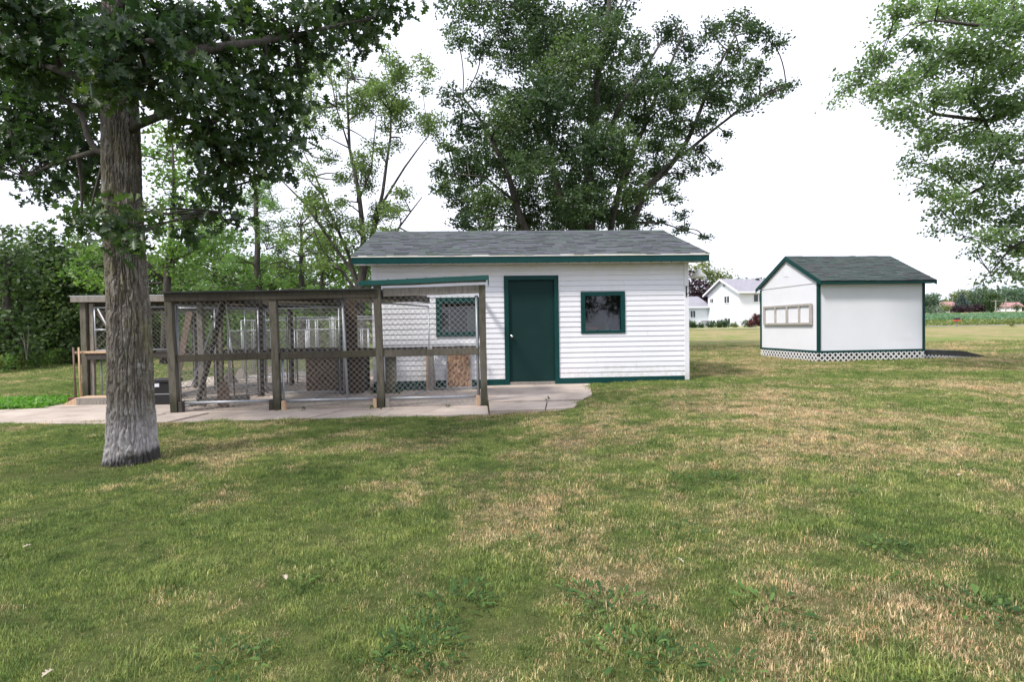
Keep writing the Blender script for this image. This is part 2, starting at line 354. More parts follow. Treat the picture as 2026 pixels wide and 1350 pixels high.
def tag(o, label, cat, group=None):
    o['label'] = label; o['category'] = cat
    if group: o['group'] = group
    return o
class Frame:
    def __init__(s, ox, oy, yaw, oz=0): s.o = (ox, oy, oz); s.yaw = yaw
    def w(s, p):
        c, n = math.cos(s.yaw), math.sin(s.yaw)
        return (s.o[0] + c * p[0] - n * p[1], s.o[1] + n * p[0] + c * p[1], s.o[2] + (p[2] if len(p) > 2 else 0))
    def thing(s, name, label, cat, base=(0, 0, 0), group=None):
        e = bpy.data.objects.new(name, None); COL.objects.link(e); e.location = s.w(base); e.rotation_euler = (0, 0, s.yaw)
        e.empty_display_size = .2; tag(e, label, cat, group); return e
WORLD = Frame(0, 0, 0)
def npmesh(name, verts, faces, mat, tone=None, smooth=False):
    """fast mesh from numpy verts (n,3) and faces (m,k)"""
    me = bpy.data.meshes.new(name); n = len(verts); m, k = faces.shape
    me.vertices.add(n); me.vertices.foreach_set('co', np.ascontiguousarray(verts, np.float32).ravel())
    me.loops.add(m * k); me.loops.foreach_set('vertex_index', faces.astype(np.int32).ravel())
    me.polygons.add(m); me.polygons.foreach_set('loop_start', (np.arange(m) * k).astype(np.int32))
    if tone is not None:
        a = me.attributes.new('tone', 'FLOAT', 'POINT'); a.data.foreach_set('value', tone.astype(np.float32))
    if smooth: me.polygons.foreach_set('use_smooth', np.ones(m, bool))
    me.materials.append(mat); me.update(calc_edges=True); me.validate(); return me

# ---------------------------------------------------------------- ground
G = Frame(3.567, 11.886, 0.0587)          # garage and kennel axes: origin at the garage's right front corner
SH = Frame(8.862, 16.93, 0.1005, -.02)    # small white shed
def build_ground():
    ys = np.concatenate([np.arange(-40, 0, 4), np.arange(0, 30, .25), np.arange(30, 100, 2), np.arange(100, 320, 10), [320, 500, 900, 1500]])
    xs = np.concatenate([[-1500, -700, -300, -150], np.arange(-100, -28, 4), np.arange(-28, 28, .4), np.arange(28, 100, 4), [100, 130, 160, 200, 300, 700, 1500]])
    X, Y = np.meshgrid(xs, ys); Z = zt(X, Y); n, m = X.shape
    v = np.stack([X, Y, Z], -1).reshape(-1, 3); i = np.arange((n - 1) * m).reshape(n - 1, m)[:, :-1].ravel()
    f = np.stack([i, i + 1, i + m + 1, i + m], -1)
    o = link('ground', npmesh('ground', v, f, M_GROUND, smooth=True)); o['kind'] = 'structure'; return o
build_ground()
def strip_sheet(name, pts_a, pts_b, mat, lift, seg=24):
    """terrain-hugging band between two world polylines"""
    def res(p):
        p = np.array(p, float); t = np.linspace(0, len(p) - 1, seg); i = np.minimum(t.astype(int), len(p) - 2); fr = (t - i)[:, None]
        return p[i] * (1 - fr) + p[i + 1] * fr
    a, b = res(pts_a), res(pts_b); rows = []
    for k in np.linspace(0, 1, 9):
        q = a * (1 - k) + b * k; rows.append(np.column_stack([q, zt(q[:, 0], q[:, 1]) + lift]))
    v = np.concatenate(rows); i = np.concatenate([np.arange(seg - 1) + r * seg for r in range(8)])
    f = np.stack([i, i + 1, i + seg + 1, i + seg], -1)
    o = link(name, npmesh(name, v, f, mat, smooth=True)); o['kind'] = 'structure'; return o
M_FIELD = simple('field_green', (.11, .18, .11), 1, .15, .12)  # desaturated field green that carries the distance haze in its colour
M_ROAD = simple('pale_road', (.42, .40, .37), 1, .1, .5)
M_DRYGRASS = simple('verge_grass', (.26, .27, .12), 1, .25, 1.2)
strip_sheet('gravel_lane', [(30, 60), (50, 61), (90, 64)], [(30, 61.2), (50, 62.4), (90, 65.8)], M_ROAD, .03)
strip_sheet('field_verge', [(20, 62), (50, 63), (110, 67)], [(18, 72), (50, 74), (110, 78)], M_DRYGRASS, .045)
strip_sheet('crop_field', [(10, 74.5), (60, 76), (150, 82)], [(10, 140), (90, 147), (230, 160)], M_FIELD, .06)
strip_sheet('far_road', [(40, 150), (110, 154), (230, 166)], [(40, 153), (110, 157.5), (230, 169.5)], M_ROAD, .08)

# ---------------------------------------------------------------- concrete slabs
slab = bpy.data.objects.new('paving', None); COL.objects.link(slab); slab.location = G.w((-8, -1, -.1)); slab.rotation_euler = (0, 0, G.yaw); slab['kind'] = 'structure'
OFF = (-8, -1, -.1)
def paver(poly, z0=-.22, z1=-.082, gapless=False):
    mb = MB(OFF); n = len(poly)
    cx = sum(p[0] for p in poly) / n; cy = sum(p[1] for p in poly) / n
    tilt = random.uniform(-.006, .006)
    top = [(x, y, z1 + tilt * (x - cx)) for x, y in poly]
    mb.add([(x, y, z0) for x, y in poly] + top, [tuple(range(n - 1, -1, -1)), tuple(range(n, 2 * n))] + [(i, (i + 1) % n, n + (i + 1) % n, n + i) for i in range(n)])
    return part(mb, 'paver', M_CONC, slab, bevel=.006)
# big pours under the kennels
for x0, x1, y0, y1 in [(-5.74, -4.13, -2.62, -.03), (-7.31, -5.76, -2.62, -.5), (-8.95, -7.33, -2.62, -.5), (-11.5, -8.97, -1.55, 1.6), (-8.95, -6.36, -.48, 1.6),
                       (-11.5, -8.97, 1.62, 5.1), (-8.95, -6.6, 1.62, 5.1)]:
    paver([(x0, y0), (x1, y0), (x1, y1), (x0, y1)], z1=-.078)
# front row of loose slabs, slanting joints
jx = [-4.12, -4.93, -5.62, -6.42, -7.02, -7.75, -8.35, -9.0]
fy = [-3.46, -3.44, -3.47, -3.42, -3.46, -3.45, -3.48, -3.44]
for i in range(len(jx) - 1):
    s0 = .22 if i % 2 else .12; s1 = .22 if (i + 1) % 2 else .12
    if i == 0: s0 = 0
    paver([(jx[i + 1] - s1 + .035, fy[i + 1]), (jx[i] - s0, fy[i]), (jx[i] + (0 if i == 0 else s0 * .4), -2.64), (jx[i + 1] + s1 * .4 + .035, -2.64)], z1=-.076 - .006 * (i % 3))
paver([(-10.3, -3.3), (-9.25, -3.42), (-8.98, -2.64), (-8.98, -1.58), (-10.3, -1.58)]); paver([(-11.7, -2.95), (-10.32, -3.28), (-10.32, -1.58), (-11.75, -1.58)])
paver([(-13.6, -2.6), (-11.74, -2.93), (-11.78, -1.6), (-13.5, -1.85)]); paver([(-15.6, -2.7), (-13.63, -2.63), (-13.53, -1.9), (-15.5, -2.2)])
# apron at the door
paver([(-4.10, -2.55), (-2.62, -2.50), (-2.35, -1.9), (-2.02, -.03), (-4.10, -.03)], z0=-.2, z1=-.014)
paver([(-4.10, -3.42), (-3.32, -3.40), (-3.20, -2.58), (-4.10, -2.58)], z0=-.2, z1=-.03)
paver([(-3.30, -3.36), (-2.90, -3.30), (-2.66, -2.55), (-3.18, -2.57)], z0=-.2, z1=-.036)

# ---------------------------------------------------------------- garage
def shingles(parent, off, x0, x1, y0, z0, y1, z1, mat, exposure=.142, name='shingles'):
    """courses of separate tabs up one roof slope"""
    L = math.hypot(y1 - y0, z1 - z0); ty, tz = (y1 - y0) / L, (z1 - z0) / L; ny, nz = -tz, ty
    if nz < 0: ny, nz = -ny, -nz
    mb = MB(off); n = int(L / exposure) + 1
    for r in range(n):
        s = r * exposure; e = min(s + exposure * 1.25, L); x = x0
        while x < x1 - .01:
            wdt = min(random.choice((.13, .17, .2, .26, .33)), x1 - x)
            if x1 - x - wdt < .05: wdt = x1 - x
            th = random.choice((.007, .007, .015)); a, b = s - random.uniform(0, .012), e
            def P(xx, ss, h): return (xx, y0 + ty * ss + ny * h, z0 + tz * ss + nz * h)
            g = .002
            vs = [P(x + g, a, 0), P(x + wdt - g, a, 0), P(x + wdt - g, a, th), P(x + g, a, th), P(x + g, b, .001), P(x + wdt - g, b, .001)]
            fs = [(0, 1, 2, 3), (3, 2, 5, 4), (0, 3, 4), (1, 5, 2)]
            mb.add(vs, fs, random.random()); x += wdt
    return part(mb, name, mat, parent, kind='stuff')

def garage():
    W, D, HE, HR, OV, LG, FA = 6.29, 5.07, 2.39, 3.447, .30, .335, .15
    base = (-W / 2, D / 2, 0); off = base
    t = G.thing('garage', 'long white clapboard garage with green trim, green door and grey-green shingle roof', 'garage', base)
    door = (-3.72, -2.63, -.2, 2.16); wr = (-2.185, -1.288, .988, 1.825); wl = (-5.07, -4.12, .97, 1.74)
    # hollow shell
    mb = MB(off); T = .11
    def wallx(x0, x1, y0, y1, z0, z1): mb.box(x0, x1, y0, y1, z0, z1)
    xs = sorted({-W, door[0] + .06, door[1] - .06, wr[0] + .05, wr[1] - .05, wl[0] + .05, wl[1] - .05, 0.0})
    for a, b in zip(xs[:-1], xs[1:]):
        c = (a + b) / 2; cuts = [q for q in (door, wr, wl) if q[0] < c < q[1]]
        if not cuts: wallx(a, b, 0, T, -.25, HE)
        else:
            q = cuts[0]
            if q[2] > 0: wallx(a, b, 0, T, -.25, q[2] + .04)
            wallx(a, b, 0, T, q[3] - .04, HE)
    mb.box(-W, 0, D - T, D, -.25, HE); mb.box(-W, -W + T, T, D - T, -.25, HE); mb.box(-T, 0, T, D - T, -.25, HE)
    for x in (-W, -T):   # gable triangles
        mb.add([(x, 0, HE), (x + T, 0, HE), (x + T, D, HE), (x, D, HE), (x, D / 2, HR - .12), (x + T, D / 2, HR - .12)], [(0, 1, 5, 4), (2, 3, 4, 5), (0, 4, 3), (1, 2, 5), (0, 3, 2, 1)])
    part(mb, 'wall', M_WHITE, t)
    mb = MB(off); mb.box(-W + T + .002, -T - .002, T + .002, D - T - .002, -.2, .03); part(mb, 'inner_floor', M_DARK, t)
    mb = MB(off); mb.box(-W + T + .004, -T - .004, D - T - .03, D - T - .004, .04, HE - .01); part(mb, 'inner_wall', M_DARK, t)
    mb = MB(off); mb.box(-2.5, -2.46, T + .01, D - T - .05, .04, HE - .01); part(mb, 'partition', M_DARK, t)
    # front boards
    h = .1025; z = .105; i = 0
    while z < HE - .01:
        z1 = min(z + h, HE); c = (z + z1) / 2; segs = [(-W + .07, -.075)]
        for q in (door, wr, wl):
            if q[2] < c < q[3]:
                ns = []
                for a, b in segs:
                    if q[0] > a and q[1] < b: ns += [(a, q[0] + .01), (q[1] - .01, b)]
                    else: ns.append((a, b))
                segs = ns
        cut = []
        for a, b in segs:
            if b - a > 1.6 and (i * 7) % 3 != 1:
                m_ = a + (b - a) * (.25 + .5 * ((i * 37) % 11) / 11); cut += [(a, m_ - .0015), (m_ + .0015, b)]
            else: cut.append((a, b))
        segs = cut
        for a, b in segs:
            mb = MB(off); e = .0012 * math.sin(i * 2.3)
            mb.add([(a, -.016 + e, z), (b, -.016, z), (b, -.003, z), (a, -.003, z), (a, -.004, z1 - .002), (b, -.004, z1 - .002), (b, -.001, z1 - .002), (a, -.001, z1 - .002)],
                   [(0, 3, 2, 1), (4, 5, 6, 7), (0, 1, 5, 4), (1, 2, 6, 5), (2, 3, 7, 6), (3, 0, 4, 7)])
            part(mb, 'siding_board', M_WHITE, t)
        z = z1; i += 1
    # end walls get the same lap boards
    for side, xf in ((-1, -W), (1, 0.0)):
        z = .105
        while z < HR - .25:
            z1 = z + h; y0, y1 = .06, D - .06
            if z1 > HE: k = (z1 - HE) / (HR - .12 - HE) * D / 2; y0, y1 = k, D - k
            if y1 - y0 < .15: break
            mb = MB(off); p = xf + side * .017; q = xf + side * .004; r = xf + side * .001
            mb.add([(p, y0, z), (p, y1, z), (q, y1, z1 - .002), (q, y0, z1 - .002), (r, y0, z), (r, y1, z), (r, y1, z1 - .002), (r, y0, z1 - .002)],
                   [(0, 1, 2, 3), (7, 6, 5, 4), (0, 4, 5, 1), (1, 5, 6, 2), (2, 6, 7, 3), (3, 7, 4, 0)])
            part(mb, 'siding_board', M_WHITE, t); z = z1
    for x in (-W - .022, -.075):
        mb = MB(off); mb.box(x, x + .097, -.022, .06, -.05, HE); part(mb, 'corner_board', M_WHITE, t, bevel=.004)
    mb = MB(off); mb.box(-W - .02, door[0] - .002, -.026, -.004, -.2, .105); part(mb, 'base_trim', M_TRIM, t)
    mb = MB(off); mb.box(door[1] + .002, -.08, -.026, -.004, -.14, .105); part(mb, 'base_trim', M_TRIM, t)
    mb = MB(off); mb.box(.004, .03, .06, D, -.14, .105); part(mb, 'base_trim', M_TRIM, t)
    # door
    d = part((lambda m: (m.box(-3.635, -2.715, .020, .06, .045, 2.075), m)[1])(MB(off)), 'door', M_DOOR, t, bevel=.003)
    k = MB(off); k.lathe((0, 0, 0), [(.0, 0)] * 1 + [(.031, 0), (.031, .006), (.012, .008), (.012, .035), (.024, .042), (.03, .055), (.024, .07), (.001, .074)], 14)
    me = k.mesh('door_knob', M_CHROME, True); me.transform(Matrix.Translation(-Vector((0, 0, 0)) + Vector(base)) if False else Matrix.Identity(4))
    ko = link('door_knob', me, d); ko.rotation_euler = (math.pi / 2, 0, 0); ko.location = (-3.578 , .020, .955)
    ko.location = Vector((-3.578, .020, .955)); 
    for v in me.vertices: v.co = v.co + Vector(base)
    ko.location = Vector((-3.578 - base[0], .020 - base[1], .955)) ; ko.rotation_euler = (math.pi / 2, 0, 0)
    mb = MB(off); x0, x1, z1 = door[0], door[1], door[3]
    mb.box(x0, x0 + .088, -.034, .02, -.04, z1); mb.box(x1 - .088, x1, -.034, .02, -.04, z1); mb.box(x0 + .088, x1 - .088, -.034, .02, z1 - .088, z1)
    part(mb, 'door_frame', M_TRIM, t, bevel=.004)
    mb = MB(off); mb.box(-3.63, -2.72, -.02, .10, -.03, .04); part(mb, 'door_sill', M_GREYWOOD, t, bevel=.004)
    # windows
    for (x0, x1, z0, z1) in (wr, wl):
        mb = MB(off); tw = .085 if x0 == wr[0] else .11; tb = .06 if x0 == wr[0] else .09
        mb.box(x0, x0 + tw, -.034, .03, z0, z1); mb.box(x1 - tw, x1, -.034, .03, z0, z1)
        mb.box(x0 + tw, x1 - tw, -.034, .03, z1 - tw, z1); mb.box(x0 + tw, x1 - tw, -.034, .03, z0, z0 + tb)
        f = part(mb, 'window_frame', M_TRIM, t, bevel=.004)
        mb = MB(off); mb.box(x0 + tw + .001, x1 - tw - .001, .030, .036, z0 + tb, z1 - tw); part(mb, 'pane', M_GLASS, f)
        mb = MB(off); mb.box(x0 + .04, x1 - .04, .04, .19, z0 + .045, z0 + .064); part(mb, 'window_sill', M_WHITE if x0 == wr[0] else M_DARK, f)
    mb = MB(off); mb.box(-4.46, -4.235, .05, .07, 1.07, 1.50); part(mb, 'pale_board', M_CURTAIN, t)
    mb = MB(off); mb.box(wl[0] + .25, wl[0] + .275, .045, .07, wl[2] + .09, wl[3] - .1); part(mb, 'window_mullion', M_GREYBOX, t)
    # dog hatch in the kennel corner
    mb = MB(off); mb.box(-4.86, -4.41, -.055, -.027, -.06, .62); hatch = part(mb, 'dog_hatch', M_OSB, t, 'strand-board flap door with a dark stain')
    mb = MB(off)
    for a in (-4.885, -4.41): mb.box(a, a + .025, -.062, -.03, -.09, .64)
    mb.box(-4.86, -4.41, -.062, -.03, -.09, -.062); part(mb, 'hatch_frame', M_GALV, hatch)
    # eaves
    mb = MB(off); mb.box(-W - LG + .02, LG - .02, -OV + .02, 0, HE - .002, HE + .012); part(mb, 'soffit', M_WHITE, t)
    mb = MB(off); x = -W - LG + .06
    while x < LG - .05: mb.box(x, x + .012, -OV + .022, -OV + .05, HE - .012, HE - .002); x += .205
    part(mb, 'soffit_vent', M_DARK, t, kind='stuff')
    mb = MB(off); mb.box(-W - LG, LG, -OV - .012, -OV + .02, HE - .005, HE + .115); part(mb, 'fascia_board', M_TRIM, t, bevel=.003)
    mb = MB(off); mb.box(-W - LG - .004, LG + .004, -OV - .024, -OV + .02, HE + .116, HE + .152); part(mb, 'drip_edge', M_WHITE, t, bevel=.003)
    mb = MB(off); mb.box(-W - LG, LG, D + OV - .02, D + OV + .012, HE - .005, HE + .115); part(mb, 'fascia_board', M_TRIM, t)
    # roof deck
    y0, y1, zE = -OV, D + OV, HE + FA; roof_t = .03
    mb = MB(off)
    for (ya, yb) in ((y0, D / 2), (y1, D / 2)):
        za, zb = zE, HR
        mb.add([(-W - LG, ya, za - roof_t), (LG, ya, za - roof_t), (LG, yb, zb - roof_t), (-W - LG, yb, zb - roof_t), (-W - LG, ya, za), (LG, ya, za), (LG, yb, zb), (-W - LG, yb, zb)],
               [(0, 3, 2, 1), (4, 5, 6, 7), (0, 1, 5, 4), (1, 2, 6, 5), (2, 3, 7, 6), (3, 0, 4, 7)])
    rf = part(mb, 'roof', M_TAR, t)
    shingles(rf, off, -W - LG - .01, LG + .01, y0 - .02, zE - .004, D / 2, HR + .002, M_SHING1)
    shingles(rf, off, -W - LG - .01, LG + .01, y1 + .02, zE - .004, D / 2, HR + .002, M_SHING1)
    mb = MB(off); x = -W - LG - .01
    while x < LG:
        a = min(x + .3, LG + .01)
        mb.add([(x, D / 2 - .13, HR - .032), (a, D / 2 - .13, HR - .032), (a, D / 2, HR + .024), (x, D / 2, HR + .024), (a, D / 2 + .13, HR - .032), (x, D / 2 + .13, HR - .032)], [(0, 1, 2, 3), (3, 2, 4, 5)], random.random()); x += .3
    part(mb, 'ridge_cap', M_SHING1, rf, kind='stuff')
    for xa in (-W - LG + .002, LG - .027):   # rake boards
        mb = MB(off)
        for (ya, yb) in ((y0 + .02, D / 2), (y1 - .02, D / 2)):
            za, zb = zE - roof_t - .012, HR - roof_t - .004
            mb.add([(xa, ya, za - .1), (xa + .025, ya, za - .1), (xa + .025, yb, zb - .12), (xa, yb, zb - .12), (xa, ya, za), (xa + .025, ya, za), (xa + .025, yb, zb), (xa, yb, zb)],
                   [(0, 3, 2, 1), (4, 5, 6, 7), (0, 1, 5, 4), (1, 2, 6, 5), (2, 3, 7, 6), (3, 0, 4, 7)])
        part(mb, 'rake_board', M_TRIM, t)
    return t
gar = garage()

# things on and in the garage
mb = MB((-2.0, .1, 1.055)); mb.lathe((-1.95, .12, 1.055), [(.03, 0), (.09, 0), (.115, .03), (.12, .06), (.105, .06), (.09, .03), (.01, .025)], 20)
o = part(mb, 'terracotta_dish', M_TERRA, None, smooth=True); o.location = G.w((-2.0, .1, 1.055)); o.rotation_euler = (0, 0, G.yaw); o.scale = (1.15, .7, 1)
tag(o, 'low terracotta dish on the sill inside the small square garage window', 'dish')
tp = G.thing('potted_plant', 'small green pot with a spiky plant inside the square garage window', 'plant', (-1.64, .11, 1.055))
mb = MB((-1.64, .11, 1.055)); mb.lathe((-1.64, .11, 1.055), [(.035, 0), (.045, .02), (.055, .07), (.05, .07), (.04, .05), (.005, .05)], 14); part(mb, 'pot', M_POT, tp, smooth=True)
mb = MB((-1.64, .11, 1.055))
for k in range(9):
    a = k * 2.4; L = .10 + .08 * random.random()
    c = np.array((-1.64, .11, 1.10)); e = c + np.array((math.cos(a) * .55, math.sin(a) * .3, 1)) * L
    mb.add([c + (-.006, 0, 0), c + (.006, 0, 0), e], [(0, 1, 2)])
part(mb, 'foliage', M_POT, tp)

fl = G.thing('outdoor_light', 'white dish floodlight under the right eave of the garage', 'lamp', (.03, .35, 2.12))
o3 = (.03, .35, 2.12)
mb = MB(o3); mb.box(.018, .07, .29, .41, 2.13, 2.27); part(mb, 'mounting_box', M_GREYBOX, fl, bevel=.008)
mb = MB(o3); mb.tube([(.07, .35, 2.2), (.2, .35, 2.25), (.33, .35, 2.22)], .018, 8); part(mb, 'arm', M_BLACK, fl, smooth=True)
mb = MB(o3); mb.lathe((.36, .35, 2.1), [(.12, 0), (.165, .01), (.17, .03), (.15, .07), (.08, .12), (.05, .18), (.01, .19)], 20); part(mb, 'shade', M_LAMP, fl, smooth=True)
hb = G.thing('plant_hanger', 'black iron plant hook on the right corner of the garage', 'hook', (-.03, -.03, 1.75)); o3 = (-.03, -.03, 1.75)
mb = MB(o3); mb.box(-.045, -.022, -.034, -.023, 1.70, 1.92); part(mb, 'plate', M_BLACK, hb)
mb = MB(o3); mb.tube([(-.03, -.03, 1.74), (.05, -.15, 1.84), (.12, -.26, 1.93), (.13, -.29, 1.98), (.11, -.27, 2.0)], .008, 6); mb.tube([(-.03, -.03, 1.90), (.05, -.15, 1.93), (.12, -.26, 1.93)], .006, 6); part(mb, 'arm', M_BLACK, hb)

# ---------------------------------------------------------------- chain link and kennels
def clip45(c, sgn, W, H):
    """diagonal u = c + sgn*v clipped to 0..W x 0..H"""
    t0, t1 = 0.0, H
    if sgn > 0: t0 = max(t0, -c); t1 = min(t1, W - c)
    else: t0 = max(t0, c - W); t1 = min(t1, c)
    return (t0, t1) if t1 - t0 > .01 else None
def chainlink(mb, A, B, z0, z1, pitch=.088, r=.0024, sag=.004):
    A = np.array(A, float); B = np.array(B, float); W = np.linalg.norm(B - A); H = z1 - z0; d = (B - A) / W; nrm = np.array((-d[1], d[0]))
    for sgn in (1, -1):
        c = -H if sgn > 0 else 0.0; c -= c % pitch
        while c < (W if sgn > 0 else W + H):
            k = clip45(c, sgn, W, H)
            if k:
                pts = []
                for t in (k[0], (k[0] + k[1]) / 2, k[1]):
                    u = c + sgn * t; p = A + d * u + nrm * (sgn * .0022 + sag * math.sin(u * 3 + t * 2)); pts.append((p[0], p[1], z0 + t))
                mb.tube(pts, r, 3, cap=False)
            c += pitch
def wire_panel(t, off, A, B, z0, z1, frame=True, label=None, pitch=.088, rp=.015):
    mb = MB(off); chainlink(mb, A, B, z0, z1, pitch, .0028 if not frame else .0014); m = part(mb, 'chain_link_mesh', M_WIRE, t, label)
    if frame:
        mb = MB(off); r = rp
        P = [(A[0], A[1]), (B[0], B[1])]
        mb.tube([(*A, z0), (*A, z1)], r, 8); mb.tube([(*B, z0), (*B, z1)], r, 8); mb.tube([(*A, z0), (*B, z0)], r, 8); mb.tube([(*A, z1), (*B, z1)], r, 8)
        part(mb, 'pipe_frame', M_GALV, t, smooth=True)
def post(t, off, x, y, z0, z1, w=.105, mat=None, lean=0, name='post'):
    mb = MB(off); n = 6; vs = []; 
    for i in range(n + 1):
        k = i / n; z = z0 + (z1 - z0) * k; dx = lean * k + random.uniform(-.003, .003); dy = random.uniform(-.003, .003); h = w / 2 * random.uniform(.97, 1.03)
        vs += [(x + dx - h, y + dy - h, z), (x + dx + h, y + dy - h, z), (x + dx + h, y + dy + h, z), (x + dx - h, y + dy + h, z)]
    fs = [(3, 2, 1, 0), tuple(range(4 * n, 4 * n + 4))] + [(4 * i + j, 4 * i + (j + 1) % 4, 4 * i + 4 + (j + 1) % 4, 4 * i + 4 + j) for i in range(n) for j in range(4)]
    mb.add(vs, fs); return part(mb, name, mat or M_POST, t, bevel=.006)
def beam(t, off, a, b, w, h, mat, name='beam', label=None, bow=.004):
    mb = MB(off); n = 5; a = np.array(a, float); b = np.array(b, float); prev = a
    d = b - a; d /= np.linalg.norm(d); r = np.cross(d, (0, 0, 1)); nr = np.linalg.norm(r); r = r / nr if nr > 1e-3 else np.array((0, 1., 0)); u = np.cross(r, d)
    vs = []
    for i in range(n + 1):
        c = a + (b - a) * i / n + u * random.uniform(-bow, bow)
        vs += [c - r * w / 2 - u * h / 2, c + r * w / 2 - u * h / 2, c + r * w / 2 + u * h / 2, c - r * w / 2 + u * h / 2]
    fs = [(3, 2, 1, 0), tuple(range(4 * n, 4 * n + 4))] + [(4 * i + j, 4 * i + (j + 1) % 4, 4 * i + 4 + (j + 1) % 4, 4 * i + 4 + j) for i in range(n) for j in range(4)]
    mb.add(vs, fs); return part(mb, name, mat, t, label, bevel=.005)

FX = [-8.85, -7.33, -5.76, -4.17]; FY = -2.5; ZF = -.080
def front_kennel():
    off = (-6.5, -1.5, ZF); t = G.thing('dog_kennel', 'timber dog kennel with chain-link front and mid rail joined to the garage wall', 'dog kennel', off)
    for i, x in enumerate(FX): post(t, off, x, FY, ZF, 1.74 if i < 2 else 1.80, lean=(-.05, -.03, -.03, -.005)[i])
    for (x, y) in ((-8.3, -.5), (-6.76, -.5), (-5.17, -.16)): post(t, off, x, y, ZF, 1.72 if x < -6 else .72, .10, M_GREYWOOD if x > -6 else M_INTW)
    # top plates
    beam(t, off, (-8.93, FY - .02, 1.655), (-5.78, FY - .02, 1.675), .09, .115, M_BEAM)
    beam(t, off, (-5.70, FY - .01, 1.700), (-4.22, FY - .01, 1.735), .05, .125, M_GREYWOOD)
    beam(t, off, (-5.98, FY - .03, 1.815), (-4.11, FY - .03, 1.875), .06, .055, M_GREYWOOD)
    beam(t, off, (-8.8, -.5, 1.68), (-5.2, -.5, 1.70), .05, .12, M_BEAM)
    for xa, xb in ((-8.85, -8.3), (-7.36, -6.76), (-5.78, -5.17)): beam(t, off, (xa, FY + .06, 1.66), (xb, -.45, 1.68), .045, .11, M_INTW)
    beam(t, off, (-4.19, FY + .06, 1.72), (-4.19, -.06, 1.74), .045, .09, M_GREYWOOD)
    # mid rails
    for i in range(3):
        beam(t, off, (FX[i] + .045, FY - .005, .735 + .012 * i), (FX[i + 1] - .06, FY - .005, .752 + .01 * i), .04, .105, M_BEAM if i < 2 else M_POST, 'rail')
    beam(t, off, (-8.3, -.5, .72), (-5.2, -.5, .74), .04, .1, M_INTW, 'rail')
    beam(t, off, (-5.15, -.1, .75), (-4.22, -.1, .76), .04, .06, M_INTW, 'rail')
    # front chain link, three bays, with lower and side pipes
    for i in range(3):
        a, b = FX[i] + .06, FX[i + 1] - .06
        wire_panel(t, off, (a, FY + .02), (b, FY + .02), ZF + .03, 1.60 + .04 * (i == 2), frame=False)
        mb = MB(off); mb.tube([(a, FY + .03, .055), ((a + b) / 2, FY + .03, .058), (b, FY + .03, .065)], .022, 10); part(mb, 'bottom_pipe', M_GALV, t, smooth=True)
    mb = MB(off); mb.tube([(-6.28, FY + .03, .04), (-6.33, FY + .03, 1.62)], .021, 10); part(mb, 'pipe', M_GALV, t, smooth=True)
    mb = MB(off); mb.tube([(-4.255, FY + .02, ZF), (-4.265, FY + .02, 1.64)], .025, 10); part(mb, 'pipe', M_GALV, t, smooth=True)
    mb = MB(off); mb.tube([(-7.24, FY + .02, ZF), (-7.25, FY + .02, .7)], .02, 10); part(mb, 'pipe', M_GALV, t, smooth=True)
    # blocks at post feet
    for x, m in ((-7.235, M_TANWOOD), (-5.855, M_TANWOOD), (-4.265, M_TANWOOD), (-8.76, M_INTW), (-5.66, M_GREYWOOD), (-7.42, M_INTW)):
        mb = MB(off); mb.box(x - .03, x + .03, FY - .045, FY + .045, ZF, .07 + random.uniform(-.02, .02)); part(mb, 'foot_block', m, t, bevel=.005)
    # partitions running back
    for xa, xb in ((-8.85, -8.3), (-7.36, -6.76), (-5.78, -5.17)):
        wire_panel(t, off, (xa, FY + .1), (xb, -.56), ZF + .06, 1.55, pitch=.155)
    wire_panel(t, off, (-8.2, -.47), (-6.85, -.47), ZF + .06, 1.55, pitch=.155)
    wire_panel(t, off, (-5.1, -.2), (-4.25, -.2), ZF + .05, .70, pitch=.155)
    # boards hanging behind
    mb = MB(off); mb.box(-6.72, -6.50, -.60, -.575, .72, 1.68); part(mb, 'board', M_BROWN, t)
    mb = MB(off); mb.box(-6.60, -6.40, -.62, -.602, ZF + .03, .66); part(mb, 'board', M_BROWN, t)
    mb = MB(off); mb.add([(-5.70, -2.44, .70), (-5.53, -2.44, .70), (-5.53, -2.44, .35), (-5.60, -2.44, .13), (-5.70, -2.44, .13), (-5.70, -2.415, .70), (-5.53, -2.415, .70), (-5.53, -2.415, .35), (-5.60, -2.415, .13), (-5.70, -2.415, .13)],
                         [(4, 3, 2, 1, 0), (5, 6, 7, 8, 9)] + [(i, (i + 1) % 5, 5 + (i + 1) % 5, 5 + i) for i in range(5)]); part(mb, 'board', M_POST, t, 'mossy chewed board')
    mb = MB(off); mb.box(-5.27, -5.21, -.16, -.12, -.07, .70); part(mb, 'board', M_TANWOOD, t)
    # roofs
    mb = MB(off); mb.add([(-8.97, FY - .1, 1.722), (-5.80, FY - .1, 1.742), (-5.80, -.85, 1.79), (-8.97, -.85, 1.77), (-8.97, FY - .1, 1.745), (-5.80, FY - .1, 1.765), (-5.80, -.85, 1.813), (-8.97, -.85, 1.793)],
                         [(0, 3, 2, 1), (4, 5, 6, 7), (0, 1, 5, 4), (1, 2, 6, 5), (2, 3, 7, 6), (3, 0, 4, 7)]); part(mb, 'roof_sheet', M_TAR, t, 'tar felt roof sheet')
    mb = MB(off); mb.add([(-6.05, FY - .1, 1.856), (-4.08, FY - .1, 1.915), (-4.08, -1.45, 1.96), (-6.05, -1.45, 1.90), (-6.05, FY - .1, 1.87), (-4.08, FY - .1, 1.93), (-4.08, -1.45, 1.975), (-6.05, -1.45, 1.915)],
                         [(0, 3, 2, 1), (4, 5, 6, 7), (0, 1, 5, 4), (1, 2, 6, 5), (2, 3, 7, 6), (3, 0, 4, 7)]); rs = part(mb, 'roof_sheet', M_GREENMETAL, t, 'green metal roof sheet')
